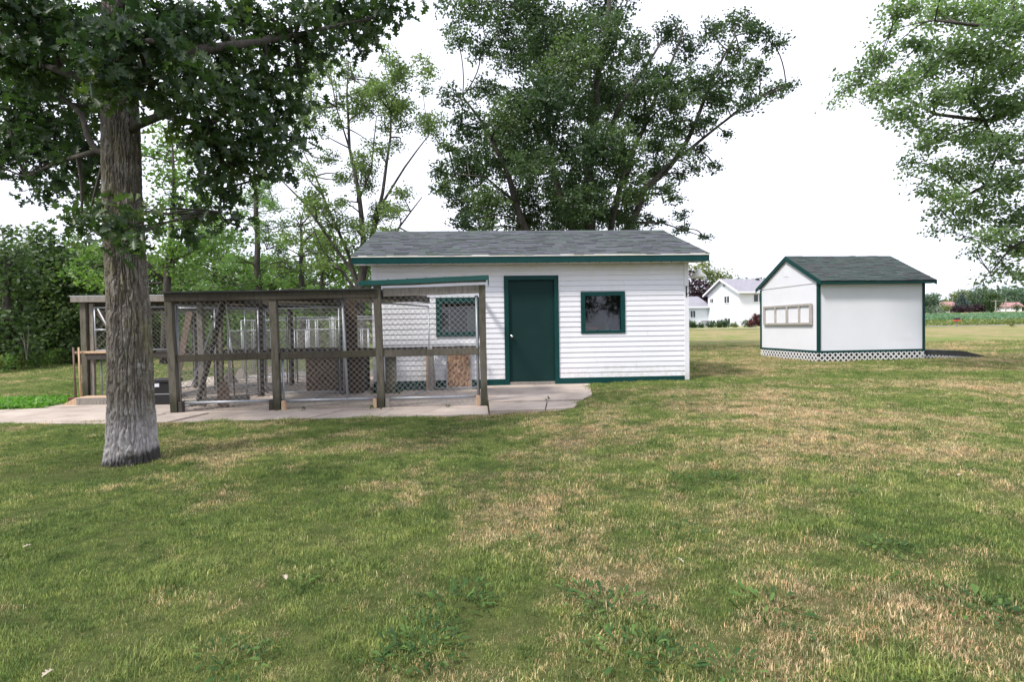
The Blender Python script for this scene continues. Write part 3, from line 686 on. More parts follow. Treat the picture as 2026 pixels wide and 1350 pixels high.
    mb = MB(off); mb.add([(-6.05, FY - .115, 1.80), (-4.08, FY - .115, 1.868), (-4.08, FY - .102, 1.868), (-6.05, FY - .102, 1.80), (-6.05, FY - .115, 1.872), (-4.08, FY - .115, 1.945), (-4.08, FY - .102, 1.945), (-6.05, FY - .102, 1.872)],
                         [(0, 3, 2, 1), (4, 5, 6, 7), (0, 1, 5, 4), (1, 2, 6, 5), (2, 3, 7, 6), (3, 0, 4, 7)]); part(mb, 'metal_edging', M_GREENMETAL, rs)
    mb = MB(off); mb.box(-4.08, -4.068, FY - .115, FY + .3, 1.80, 1.94); part(mb, 'metal_edging', M_GREENMETAL, rs)
    for k in range(7):
        mb = MB(off); x = -5.9 + k * .29; mb.lathe((x, FY - .08, 1.876 + (x + 6.05) * .0305), [(.009, 0), (.009, .008), (.004, .016)], 6); part(mb, 'roof_screw', M_GREENMETAL, rs)
    post(t, off, -8.74, -1.85, ZF, 1.66, .09, M_GREYWOOD)
    # leaning brace and inside gate
    beam(t, off, (-8.66, -2.2, .0), (-8.35, -1.9, 1.62), .08, .06, M_INTW, 'brace')
    beam(t, off, (-8.72, -2.25, .3), (-8.30, -2.1, 1.66), .025, .02, M_GALV, 'brace')
    return t
front_kennel()

def rear_kennel():
    off = (-9.2, .4, ZF); t = G.thing('dog_kennel', 'second timber dog kennel behind the oak trunk with its wire gate and pale top board', 'dog kennel', off)
    for x, y in ((-11.3, -.68), (-9.88, 1.32), (-8.41, 1.68), (-7.0, 1.7), (-8.95, -.68), (-10.4, 1.5)): post(t, off, x, y, ZF, 1.70, .10 if y < 0 else .09, M_POST if y < 0 else M_INTW)
    beam(t, off, (-11.20, -.66, ZF), (-11.18, -.66, 1.68), .06, .07, M_GREYWOOD, 'post')
    beam(t, off, (-11.46, -.78, 1.745), (-9.0, -.78, 1.745), .045, .10, M_GREYWOOD)
    beam(t, off, (-11.35, -.62, 1.68), (-9.0, -.62, 1.66), .04, .07, M_BEAM)
    for x in (-11.3, -10.0, -8.9): beam(t, off, (x, -.6, 1.66), (x, 1.55, 1.64), .045, .09, M_INTW)
    beam(t, off, (-11.3, 1.5, 1.66), (-6.9, 1.7, 1.66), .045, .11, M_INTW)
    beam(t, off, (-11.25, 1.55, .70), (-6.9, 1.7, .70), .04, .09, M_INTW, 'rail')
    mb = MB(off); mb.box(-11.48, -8.95, -.80, 1.8, 1.798, 1.815); part(mb, 'roof_sheet', M_GREYROOF, t)
    mb = MB(off); mb.box(-8.93, -6.6, -.30, 1.85, 1.83, 1.847); part(mb, 'roof_sheet', M_GREYROOF, t)
    # wire gate with diagonal plank
    wire_panel(t, off, (-11.10, -.72), (-9.85, -.72), .83, 1.60, pitch=.075)
    wire_panel(t, off, (-11.05, -.66), (-9.75, -.66), .0, .70, pitch=.09)
    beam(t, off, (-11.06, -.69, 1.56), (-10.62, -.69, .84), .02, .10, M_REDWOOD, 'diagonal_plank')
    mb = MB(off); mb.tube([(-11.10, -.735, 1.20), (-10.84, -.735, 1.20)], .017, 8); mb.tube([(-11.03, -.74, 1.58), (-10.68, -.74, .86)], .016, 8); part(mb, 'gate_bar', M_GALV, t, smooth=True)
    mb = MB(off); mb.box(-11.08, -9.7, -.70, -.62, .68, .775); part(mb, 'rail', M_INTW, t)
    for A, B in (((-11.28, -.6), (-10.4, 1.45)), ((-9.9, -.6), (-9.9, 1.3)), ((-9.8, 1.4), (-8.5, 1.66)), ((-8.3, 1.7), (-7.05, 1.7)), ((-8.6, -.4), (-8.41, 1.6))):
        wire_panel(t, off, A, B, ZF + .04, 1.55, pitch=.155)
    # open inner gates standing at angles
    for A, B in (((-9.55, -1.1), (-9.0, -.75)), ((-9.0, -.2), (-8.75, 1.0)), ((-9.2, -1.7), (-8.88, -2.3))):
        wire_panel(t, off, A, B, .02, 1.56, pitch=.085)
    beam(t, off, (-9.75, -.72, .05), (-9.45, -.72, 1.5), .02, .11, M_REDWOOD, 'diagonal_plank')
    return t
rear_kennel()

def run(x0, x1, y0, y1, h, label):
    off = ((x0 + x1) / 2, (y0 + y1) / 2, ZF); t = G.thing('kennel_run', label, 'dog run', off, 'bare galvanised dog runs behind the kennels')
    n = max(2, int((x1 - x0) / 1.2)); xs = np.linspace(x0, x1, n + 1)
    for a, b in zip(xs[:-1], xs[1:]):
        wire_panel(t, off, (a + .03, y0), (b - .03, y0), ZF + .05, h, pitch=.12, rp=.010); wire_panel(t, off, (a + .03, y1), (b - .03, y1), ZF + .05, h, pitch=.12)
    for x in xs: wire_panel(t, off, (x, y0 + .05), (x, y1 - .05), ZF + .05, h, pitch=.12, rp=.010)
    for x in xs[::2]:
        mb = MB(off); mb.add([(x - .16, y0 - .1, ZF), (x + .16, y0 - .1, ZF), (x + .16, y0 + .1, ZF), (x - .16, y0 + .1, ZF), (x - .06, y0 - .04, .18), (x + .06, y0 - .04, .18), (x + .06, y0 + .04, .18), (x - .06, y0 + .04, .18)],
                             [(0, 3, 2, 1), (4, 5, 6, 7), (0, 1, 5, 4), (1, 2, 6, 5), (2, 3, 7, 6), (3, 0, 4, 7)]); part(mb, 'foot_block', M_GREYWOOD, t)
run(-10.1, -7.0, 2.5, 3.4, 1.15, 'low galvanised dog run nearest behind the roofed kennels')
run(-10.3, -6.9, 3.7, 4.5, 1.42, 'taller galvanised dog run in the middle of the three bare runs')
run(-9.9, -6.6, 4.65, 5.0, 1.50, 'rearmost and tallest bare galvanised dog run')

def boxthing(name, label, cat, F, c, size, mat, lid=None, rz=0):
    t = F.thing(name, label, cat, c)
    x, y, z = c; w_, d_, h_ = size
    mb = MB(c); mb.box(x - w_ / 2, x + w_ / 2, y - d_ / 2, y + d_ / 2, z, z + h_ * .86); part(mb, 'body', mat, t, bevel=.012)
    mb = MB(c); mb.box(x - w_ / 2 - .02, x + w_ / 2 + .02, y - d_ / 2 - .02, y + d_ / 2 + .02, z + h_ * .87, z + h_); part(mb, 'roof' if 'house' in name else 'lid', lid or mat, t, bevel=.012)
    if 'house' in name:
        for k in range(5):
            a = x - w_ / 2 + k * w_ / 5
            mb = MB(c); mb.box(a + .004, a + w_ / 5 - .004, y - d_ / 2 - .022, y - d_ / 2 - .002, z + .02, z + h_ * .85); part(mb, 'plank', mat, t)
    return t
boxthing('dog_house', 'dark brown plank dog house inside the kennel left of the garage corner', 'dog house', G, (-7.15, .75, ZF), (1.1, .9, .82), M_BROWN, M_INTW)
boxthing('dog_house', 'nearly black dog house tucked beside the garage end wall', 'dog house', G, (-6.72, -.0, ZF), (.5, .8, .80), M_INTW, M_TAR)

b = boxthing('storage_bin', 'black lidded plastic bin between the oak trunk and the kennel post', 'bin', G, (-9.62, -1.3, -.095), (.40, .34, .44), M_BLACK)
mb = MB((-9.62, -1.3, -.095)); mb.box(-9.70, -9.62, -1.478, -1.474, .22, .28); part(mb, 'sticker', M_WPANEL, b)
mb = MB((-9.62, -1.3, -.095)); mb.box(-9.825, -9.415, -1.478, -1.472, .09, .105); part(mb, 'rim', M_GREYBOX, b)
wt = G.thing('wood_ramp', 'wide low wooden threshold ramp in front of the kennel left of the oak', 'ramp', (-10.4, -1.2, -.095))
mb = MB((-10.4, -1.2, -.095)); mb.add([(-11.35, -1.32, -.095), (-9.6, -1.32, -.095), (-9.6, -1.0, -.095), (-11.35, -1.0, -.095), (-11.08, -1.32, .05), (-9.6, -1.32, .05), (-9.6, -1.0, .05), (-11.08, -1.0, .05)],
    [(0, 3, 2, 1), (4, 5, 6, 7), (0, 1, 5, 4), (1, 2, 6, 5), (2, 3, 7, 6), (3, 0, 4, 7)]); part(mb, 'board', M_TANWOOD, wt, bevel=.006)
mb = MB((-10.4, -1.2, -.095)); mb.box(-11.06, -9.6, -1.34, -1.322, -.09, .045); part(mb, 'board', M_GREYWOOD, wt, bevel=.004)
sh = G.thing('shelf_board', 'pale wooden shelf board sticking out at waist height left of the oak trunk', 'shelf', (-10.9, -.85, .74))
mb = MB((-10.9, -.85, .74)); mb.box(-11.31, -10.2, -1.0, -.74, .785, .822); part(mb, 'board', M_TANWOOD, sh, bevel=.006)
mb = MB((-10.9, -.85, .74)); mb.box(-11.1, -10.25, -.98, -.745, .68, .783); part(mb, 'bracket', M_INTW, sh)
for k, (xb, lab) in enumerate(((-11.33, 'leftmost of two long wooden-handled tools leaning at the kennel corner'), (-11.24, 'yellowish long-handled tool leaning nearer the kennel corner post'))):
    tl = G.thing('long_handled_tool', lab, 'tool', (xb, -1.02, -.095), 'long-handled tools leaning on the kennel')
    c = (xb, -1.02, -.095)
    mb = MB(c); mb.tube([(xb + .07, -1.04, -.02), (xb + .06, -1.04, .45), (xb + .05, -1.03, .90)], [.02, .016, .015], 8); part(mb, 'handle', M_TANWOOD if k else M_REDWOOD, tl, smooth=True)
    mb = MB(c); mb.box(xb - .05, xb + .12, -1.07, -.97, -.085, .03); part(mb, 'head', M_RUST, tl, bevel=.01)
lg = G.thing('wooden_log', 'grey log lying inside the first kennel bay', 'log', (-8.45, -2.0, ZF))
mb = MB((-8.45, -2.0, ZF)); mb.tube([(-8.74, -2.25, .02), (-8.5, -1.95, .04), (-8.1, -1.6, .03)], [.055, .06, .05], 10); part(mb, 'trunk', M_GREYWOOD, lg, smooth=True)
pk = G.thing('plank_stub', 'rounded brown plank end standing on the kennel floor', 'plank', (-8.35, -2.05, ZF))
mb = MB((-8.35, -2.05, ZF)); mb.add([(x, y, z) for y in (-2.06, -2.03) for x, z in ((-8.42, ZF), (-8.25, ZF), (-8.24, .22), (-8.28, .33), (-8.36, .34), (-8.42, .22))], [(0, 1, 2, 3, 4, 5), (11, 10, 9, 8, 7, 6)] + [(i, (i + 1) % 6, 6 + (i + 1) % 6, 6 + i) for i in range(6)])
part(mb, 'plank', M_REDWOOD, pk)
wp = G.thing('broom', 'thin white pole leaning upright inside the first kennel bay', 'pole', (-8.35, -1.6, ZF))
mb = MB((-8.35, -1.6, ZF)); mb.tube([(-8.36, -1.6, .78), (-8.42, -1.66, 1.66)], .012, 8); part(mb, 'handle', M_WHITE, wp)
mb = MB((-8.35, -1.6, ZF)); mb.tube([(-8.34, -1.58, ZF), (-8.36, -1.6, .78)], .011, 8); part(mb, 'lower_handle', M_RUST, wp)
lb = G.thing('light_fixture', 'bare white bulb hanging under the kennel roof beside the third post', 'lamp', (-5.95, -2.2, 1.6))
mb = MB((-5.95, -2.2, 1.6)); mb.lathe((-5.95, -2.2, 1.47), [(.01, 0), (.028, .02), (.03, .05), (.018, .09), (.016, .17)], 12); part(mb, 'bulb', M_LAMP, lb, smooth=True)
mb = MB((-5.95, -2.2, 1.6)); mb.lathe((-5.95, -2.2, 1.64), [(.03, 0), (.032, .05), (.02, .06)], 12); part(mb, 'socket', M_BLACK, lb, smooth=True)

# ---------------------------------------------------------------- small white shed
def lattice(mb, P, Q, z0, z1, n_out, pitch=.165, wd=.040):
    P = np.array(P, float); Q = np.array(Q, float); W = np.linalg.norm(Q - P); H = z1 - z0; d = (Q - P) / W
    for li, sgn in enumerate((1, -1)):
        c = -H if sgn > 0 else 0.0
        while c < (W if sgn > 0 else W + H):
            k = clip45(c, sgn, W, H)
            if k:
                o_ = n_out * (.006 + .0075 * li); a = P + d * (c + sgn * k[0]) + o_; b2 = P + d * (c + sgn * k[1]) + o_
                mb.bar((a[0], a[1], z0 + k[0]), (b2[0], b2[1], z0 + k[1]), .0065, wd, up=np.cross((d[0], d[1], 0), (n_out[0], n_out[1], 0)) if False else (d[0] * -sgn, d[1] * -sgn, 1))
            c += pitch
def shed():
    SW, SD, s0, s1, hr, ov = 3.293, 3.189, .307, 2.279, 3.262, .2
    off = (SW / 2, SD / 2, 0); t = SH.thing('shed', 'small white panelled shed with dark green trim, lattice skirt and gable roof', 'shed', off)
    mb = MB(off); mb.box(.01, SW - .01, .01, SD - .01, s0, s1 + .1)
    for x in (.01,): mb.add([(x, .01, s1 + .1), (SW - .01, .01, s1 + .1), (SW - .01, SD - .01, s1 + .1), (x, SD - .01, s1 + .1), (x, SD / 2, hr - .06), (SW - .01, SD / 2, hr - .06)], [(0, 1, 5, 4), (2, 3, 4, 5), (0, 4, 3), (1, 2, 5)])
    part(mb, 'wall', M_WPANEL, t)
    # lap of the upper gable panel
    mb = MB(off); z = 2.31; yk = .02
    mb.add([(-.006, .03, z), (-.006, SD - .03, z), (-.006, SD / 2, hr - .09), (.009, .03, z), (.009, SD - .03, z), (.009, SD / 2, hr - .09)], [(2, 1, 0), (3, 4, 5), (0, 1, 4, 3), (1, 2, 5, 4), (2, 0, 3, 5)])
    part(mb, 'gable_panel', M_WPANEL, t)
    mb = MB(off); mb.box(-.014, -.007, 1.50, 1.74, 2.62, 2.80)
    for k in range(4): mb.box(-.018, -.014, 1.515 + k * .06, 1.545 + k * .06, 2.63, 2.79)
    part(mb, 'vent', M_WPANEL, t)
    mb = MB(off); mb.box(2.62, 2.98, .0072, .0095, .62, .80)
    for k in range(5): mb.box(2.64 + k * .07, 2.68 + k * .07, .005, .0068, .64, .78)
    part(mb, 'vent', M_WPANEL, t)
    # trims
    def trim(*a): mb = MB(off); mb.box(*a); part(mb, 'trim_board', M_TRIM, t, bevel=.004)
    trim(-.022, .05, -.022, .008, s0 - .03, s1); trim(-.022, .008, .008, .07, s0 - .03, s1 + .03)
    trim(SW - .05, SW + .02, -.022, .008, s0 - .03, s1); trim(-.022, .008, SD - .05, SD + .02, s0 - .03, s1 + .02)
    trim(.051, SW - .051, -.018, .008, s0 - .03, s0 + .035); trim(-.018, .008, .071, SD - .051, s0 - .03, s0 + .035)
    trim(SW - .008, SW + .02, .008, SD, s0 - .03, s0 + .035)
    # skirt
    for nm, P, Q, n in (('lattice', (0, 0), (SW, 0), np.array((0, -1.))), ('lattice', (0, SD), (0, 0), np.array((-1., 0))), ('lattice', (SW, 0), (SW, SD), np.array((1., 0)))):
        mb = MB(off); lattice(mb, P, Q, -.03, s0 - .03, n); part(mb, nm, M_WHITE, t, kind='stuff')
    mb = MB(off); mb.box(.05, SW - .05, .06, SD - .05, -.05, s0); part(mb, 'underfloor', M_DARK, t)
    # roof
    y0, y1, zE = -ov, SD + ov, s1 + .075; g = .05
    mb = MB(off)
    for ya, yb in ((y0, SD / 2), (y1, SD / 2)):
        mb.add([(-g, ya, zE - .025), (SW + ov, ya, zE - .025), (SW + ov, yb, hr - .025), (-g, yb, hr - .025), (-g, ya, zE), (SW + ov, ya, zE), (SW + ov, yb, hr), (-g, yb, hr)],
               [(0, 3, 2, 1), (4, 5, 6, 7), (0, 1, 5, 4), (1, 2, 6, 5), (2, 3, 7, 6), (3, 0, 4, 7)])
    rf = part(mb, 'roof', M_TAR, t)
    shingles(rf, off, -g - .01, SW + ov + .01, y0 - .015, zE - .004, SD / 2, hr, M_SHING2, .135); shingles(rf, off, -g - .01, SW + ov + .01, y1 + .015, zE - .004, SD / 2, hr, M_SHING2, .135)
    mb = MB(off); mb.box(-g, SW + ov, y0 - .012, y0 + .012, s1 - .02, zE - .026); part(mb, 'fascia_board', M_TRIM, t)
    mb = MB(off); mb.box(SW - .01, SW + ov, y0 + .013, .0, s1 - .015, s1 - .003); mb.box(-g, SW, y0 + .013, -.002, s1 - .015, s1 - .003); part(mb, 'soffit', M_TRIM, t)
    for xa in (-g - .028, SW + ov + .002):
        mb = MB(off)
        for ya, yb in ((y0 - .01, SD / 2), (y1 + .01, SD / 2)):
            mb.add([(xa, ya, zE - .13), (xa + .026, ya, zE - .13), (xa + .026, yb, hr - .14), (xa, yb, hr - .14), (xa, ya, zE - .008), (xa + .026, ya, zE - .008), (xa + .026, yb, hr - .006), (xa, yb, hr - .006)],
                   [(0, 3, 2, 1), (4, 5, 6, 7), (0, 1, 5, 4), (1, 2, 6, 5), (2, 3, 7, 6), (3, 0, 4, 7)])
        part(mb, 'rake_board', M_TRIM, t)
    # old window frame hung on the gable
    wf = SH.thing('window_frame', 'weathered wooden four-bay window frame hung on the shed gable', 'frame', (-.02, 1.6, 1.08)); o4 = (-.02, 1.6, 1.08)
    ya, yb, za, zb = .26, 2.93, 1.10, 1.73
    for a in ((ya, yb, za, za + .07), (ya, yb, zb - .07, zb)):
        mb = MB(o4); mb.box(-.062, -.02, a[0], a[1], a[2], a[3]); part(mb, 'rail', M_SILVERWOOD, wf, bevel=.004)
    for y, w_ in ((ya, .11), (.86, .06), (1.50, .09), (2.18, .06), (yb - .09, .09)):
        mb = MB(o4); mb.box(-.064, -.018, y, y + w_, za + .071, zb - .071); part(mb, 'stile', M_SILVERWOOD, wf, bevel=.004)
    mb = MB(o4); mb.box(-.016, -.008, ya + .05, yb - .05, za + .05, zb - .05); part(mb, 'panel', M_WPANEL, wf)
    # ramp
    rp = SH.thing('shed_ramp', 'dark low ramp with lattice side leading off the right end of the white shed', 'ramp', (4.6, 1.2, 0)); o5 = (4.6, 1.2, 0)
    mb = MB(o5); x0, x1, ya, yb = SW + .03, 5.62, .30, 1.7
    pr = [(x0, -.05), (x1 - .05, -.05), (x1 + .15, .0), (x1, .045), (4.95, .215), (4.7, .25), (x0, .285)]; n = len(pr)
    mb.add([(a, y, b) for y in (ya, yb) for a, b in pr], [tuple(range(n)), tuple(range(2 * n - 1, n - 1, -1))] + [(q, q + n, (q + 1) % n + n, (q + 1) % n) for q in range(n)]); part(mb, 'ramp_deck', M_TAR, rp)
    mb = MB(o5); n = 19
    for k in range(n):
        xa = x0 + (x1 - x0) * k / n; h = .15 * (1 - k / n) - .01 + .02; s = .115
        for sg in (1, -1):
            L = min(h, .22)
            if L > .03: mb.bar((xa, ya - .01 - .004 * sg, -.02 if sg > 0 else L), (xa + L, ya - .01 - .004 * sg, L if sg > 0 else -.02), .006, .03, up=(-sg, 0, 1))
    part(mb, 'lattice', M_WHITE, rp, kind='stuff')
shed()

# ---------------------------------------------------------------- foliage machinery
def rotmats(n, up_bias=.0, droop=0.0):
    """random leaf frames: Y axis = leaf direction, Z = normal"""
    d = RNG.normal(size=(n, 3)); d[:, 2] = d[:, 2] * .6 - droop; d /= np.linalg.norm(d, axis=1)[:, None]
    nn = RNG.normal(size=(n, 3)); nn[:, 2] += up_bias; x = np.cross(d, nn); x /= np.linalg.norm(x, axis=1)[:, None] + 1e-9
    z = np.cross(x, d); return x, d, z
RHOMB_V = np.array([(0, 0, 0), (.34, .42, .07), (0, 1, -.05), (-.34, .42, .07)]); RHOMB_F = np.array([(0, 1, 2), (0, 2, 3)])
OAK_R = [(0, 0), (.05, .14), (.20, .24), (.23, .31), (.09, .36), (.12, .42), (.31, .50), (.34, .58), (.13, .62), (.14, .68), (.27, .78), (.26, .85), (.10, .86), (.09, .93), (0, 1)]
OAK_V = np.array([(x, y, .35 * x * 1 - .15 * y * y) for x, y in OAK_R] + [(-x, y, .35 * x - .15 * y * y) for x, y in OAK_R[1:-1]] + [(0, .36, -.02), (0, .62, -.057), (0, .86, -.11)])
_c = {'a': 28, 'b': 29, 'c': 30}
A0, B0, C0 = 28, 29, 30 
def _oakf():
    f = []
    for side in (0, 1):
        q = (lambda i: i) if side == 0 else (lambda i: i if i in (0, 14) else i + 14)
        tri = [(0, 1, A0), (1, 2, 3), (1, 3, 4), (1, 4, A0), (A0, 4, 5), (5, 6, 7), (5, 7, 8), (A0, 5, 8), (A0, 8, B0), (B0, 8, 9), (9, 10, 11), (9, 11, 12), (B0, 9, 12), (B0, 12, C0), (C0, 12, 13), (C0, 13, 14)]
        for t in tri:
            t = tuple(q(i) if i < 28 else i for i in t); f.append(t if side == 0 else t[::-1])
    return np.array(f)
OAK_F = _oakf()
def leaves_mesh(pos, X, D, Z, size, tmplV, tmplF, tone):
    n = len(pos); V = (tmplV[None, :, 0, None] * X[:, None] + tmplV[None, :, 1, None] * D[:, None] + tmplV[None, :, 2, None] * Z[:, None]) * size[:, None, None] + pos[:, None]
    m = len(tmplV); F = (tmplF[None] + (np.arange(n) * m)[:, None, None]).reshape(-1, tmplF.shape[1])
    return V.reshape(-1, 3), F, np.repeat(tone, m)
def bez(a, b, n=5, sag=0.1, jit=.05):
    a = np.array(a, float); b = np.array(b, float); L = np.linalg.norm(b - a); pts = []
    j = RNG.normal(size=3) * jit * L
    for i in range(n + 1):
        t = i / n; p = a + (b - a) * t; w_ = 4 * t * (1 - t); pts.append(p + j * w_ + np.array((0, 0, sag * L * w_)))
    return pts
def tree(name, label, cat, base, limbs, clumps, leaf, mat, bark, limb_k=1.0, od=1.5, flat=.75, tips_k=8, group=None, spread=.16, tmpl=(RHOMB_V, RHOMB_F), droop=.15, subs=6, twig=.012, up=.6, keepnear=0, nearmat=None, root=None, vary=.35, min_r=.012, crown_name='crown'):
    """limbs: list of polylines [(point, radius)...] in world metres; clumps: (centre, radius)"""
    if root is None:
        root = WORLD.thing(name, label, cat, tuple(base), group)
    off = np.array(base, float); mb = MB(off); nodes = []
    for L in limbs:
        P = [np.array(p, float) for p, r in L]; R = [r for p, r in L]
        # resample smoothly with a little wander
        Q = []; RR = []
        for i in range(len(P) - 1):
            n = max(2, int(np.linalg.norm(P[i + 1] - P[i]) / .6))
            for k in range(n):
                t = k / n; Q.append(P[i] * (1 - t) + P[i + 1] * t + (RNG.normal(size=3) * R[i] * .22 if (i + k) else 0)); RR.append(R[i] * (1 - t) + R[i + 1] * t)
        Q.append(P[-1]); RR.append(R[-1]); mb.tube(Q, [q * limb_k for q in RR], 9); nodes += [(q, r) for q, r in zip(Q, RR)]
    NP = np.array([q for q, r in nodes]) if nodes else None
    pos = []; tone = []
    for cc in clumps:
        c, r = np.array(cc[0], float), cc[1]; dm = cc[2] if len(cc) > 2 else 1.0
        if NP is not None:
            dd = np.linalg.norm(NP - c, axis=1) + np.maximum(0, NP[:, 2] - c[2]) * .8; k = int(np.argmin(dd)); s = NP[k]
            rr = min(nodes[k][1] * .6, .02 + .035 * r)
            bp = bez(s, c, 6, .06, .07); mb.tube(bp, list(np.linspace(max(rr, twig * 1.3), twig, 7)), 5, cap=False)
        nt_ = max(4, int(od * dm * 4.5 / (leaf * leaf) * 4 * r * r / 4 / tips_k))
        u = RNG.normal(size=(nt_, 3)); u /= np.linalg.norm(u, axis=1)[:, None]; rad = RNG.random(nt_) ** .45 * (1 + .35 * (RNG.random(nt_) - .5))
        q = c + u * rad[:, None] * r * np.array((1, 1, flat))
        if NP is not None:
            for j in range(min(subs, nt_)): mb.tube(bez(c, q[j], 3, .04, .08), [twig * .8, twig * .6, twig * .45, twig * .3], 3, cap=False)
        ctone = RNG.random() * .5
        p = np.repeat(q, tips_k, 0) + RNG.normal(size=(nt_ * tips_k, 3)) * spread * np.array((1, 1, .6))
        pos.append(p); tone.append(np.clip(ctone + .5 * np.repeat(RNG.random(nt_), tips_k) * .7 + RNG.random(len(p)) * .3, 0, 1))
    pos = np.concatenate(pos); tone = np.concatenate(tone); n = len(pos)
    ok = pos[:, 2] > zt(pos[:, 0], pos[:, 1]) + .03; pos = pos[ok]; tone = tone[ok]; n = len(pos)
    X, D, Z = rotmats(n, up, droop); size = leaf * (1 + vary * RNG.normal(size=n) * .5).clip(.5, 1.6)
    if mb.v:
        part(mb, 'trunk', bark, root, smooth=True)
    if keepnear:
        rel = pos - CAM_O; dep = rel @ FW; px = 1013 + F_PX * (rel @ RT) / dep; py = 675 - F_PX * (rel @ UP) / dep
        vis = (dep > 1) & (px > 10) & (px < 2016) & (py > 10) & (py < 1340); score = np.where(vis, dep, 1e9); idx = np.argsort(score)[:keepnear]
        me = npmesh('leaf', tmpl[0], tmpl[1], nearmat or mat, smooth=True)
        for i in idx:
            o = bpy.data.objects.new('leaf', me); COL.objects.link(o); o.parent = root; s = size[i]
            p = pos[i] - off
            o.matrix_local = Matrix(((X[i][0] * s, D[i][0] * s, Z[i][0] * s, p[0]), (X[i][1] * s, D[i][1] * s, Z[i][1] * s, p[1]), (X[i][2] * s, D[i][2] * s, Z[i][2] * s, p[2]), (0, 0, 0, 1)))
        keep = np.ones(n, bool); keep[idx] = False; pos, X, D, Z, size, tone = pos[keep], X[keep], D[keep], Z[keep], size[keep], tone[keep]
    V, F, T = leaves_mesh(pos - off, X, D, Z, size, tmpl[0], tmpl[1], tone)
    o = link(crown_name, npmesh(crown_name, V, F, mat, T), root); o['kind'] = 'stuff'
    return root
def clp(lst, depth, jitter=0.0, k=1.0):
    """(px, py, r_px[, depth]) survey rows -> world clumps"""
    o = []
    for c in lst:
        d = (c[3] if len(c) > 3 else depth) + random.uniform(-jitter, jitter); o.append((at(c[0], c[1], d), c[2] * d / F_PX * k))
    return o
def lmb(rows, depth=None):
    return [[(at(p[0], p[1], p[3] if len(p) > 3 else depth), p[2]) for p in L] for L in rows]

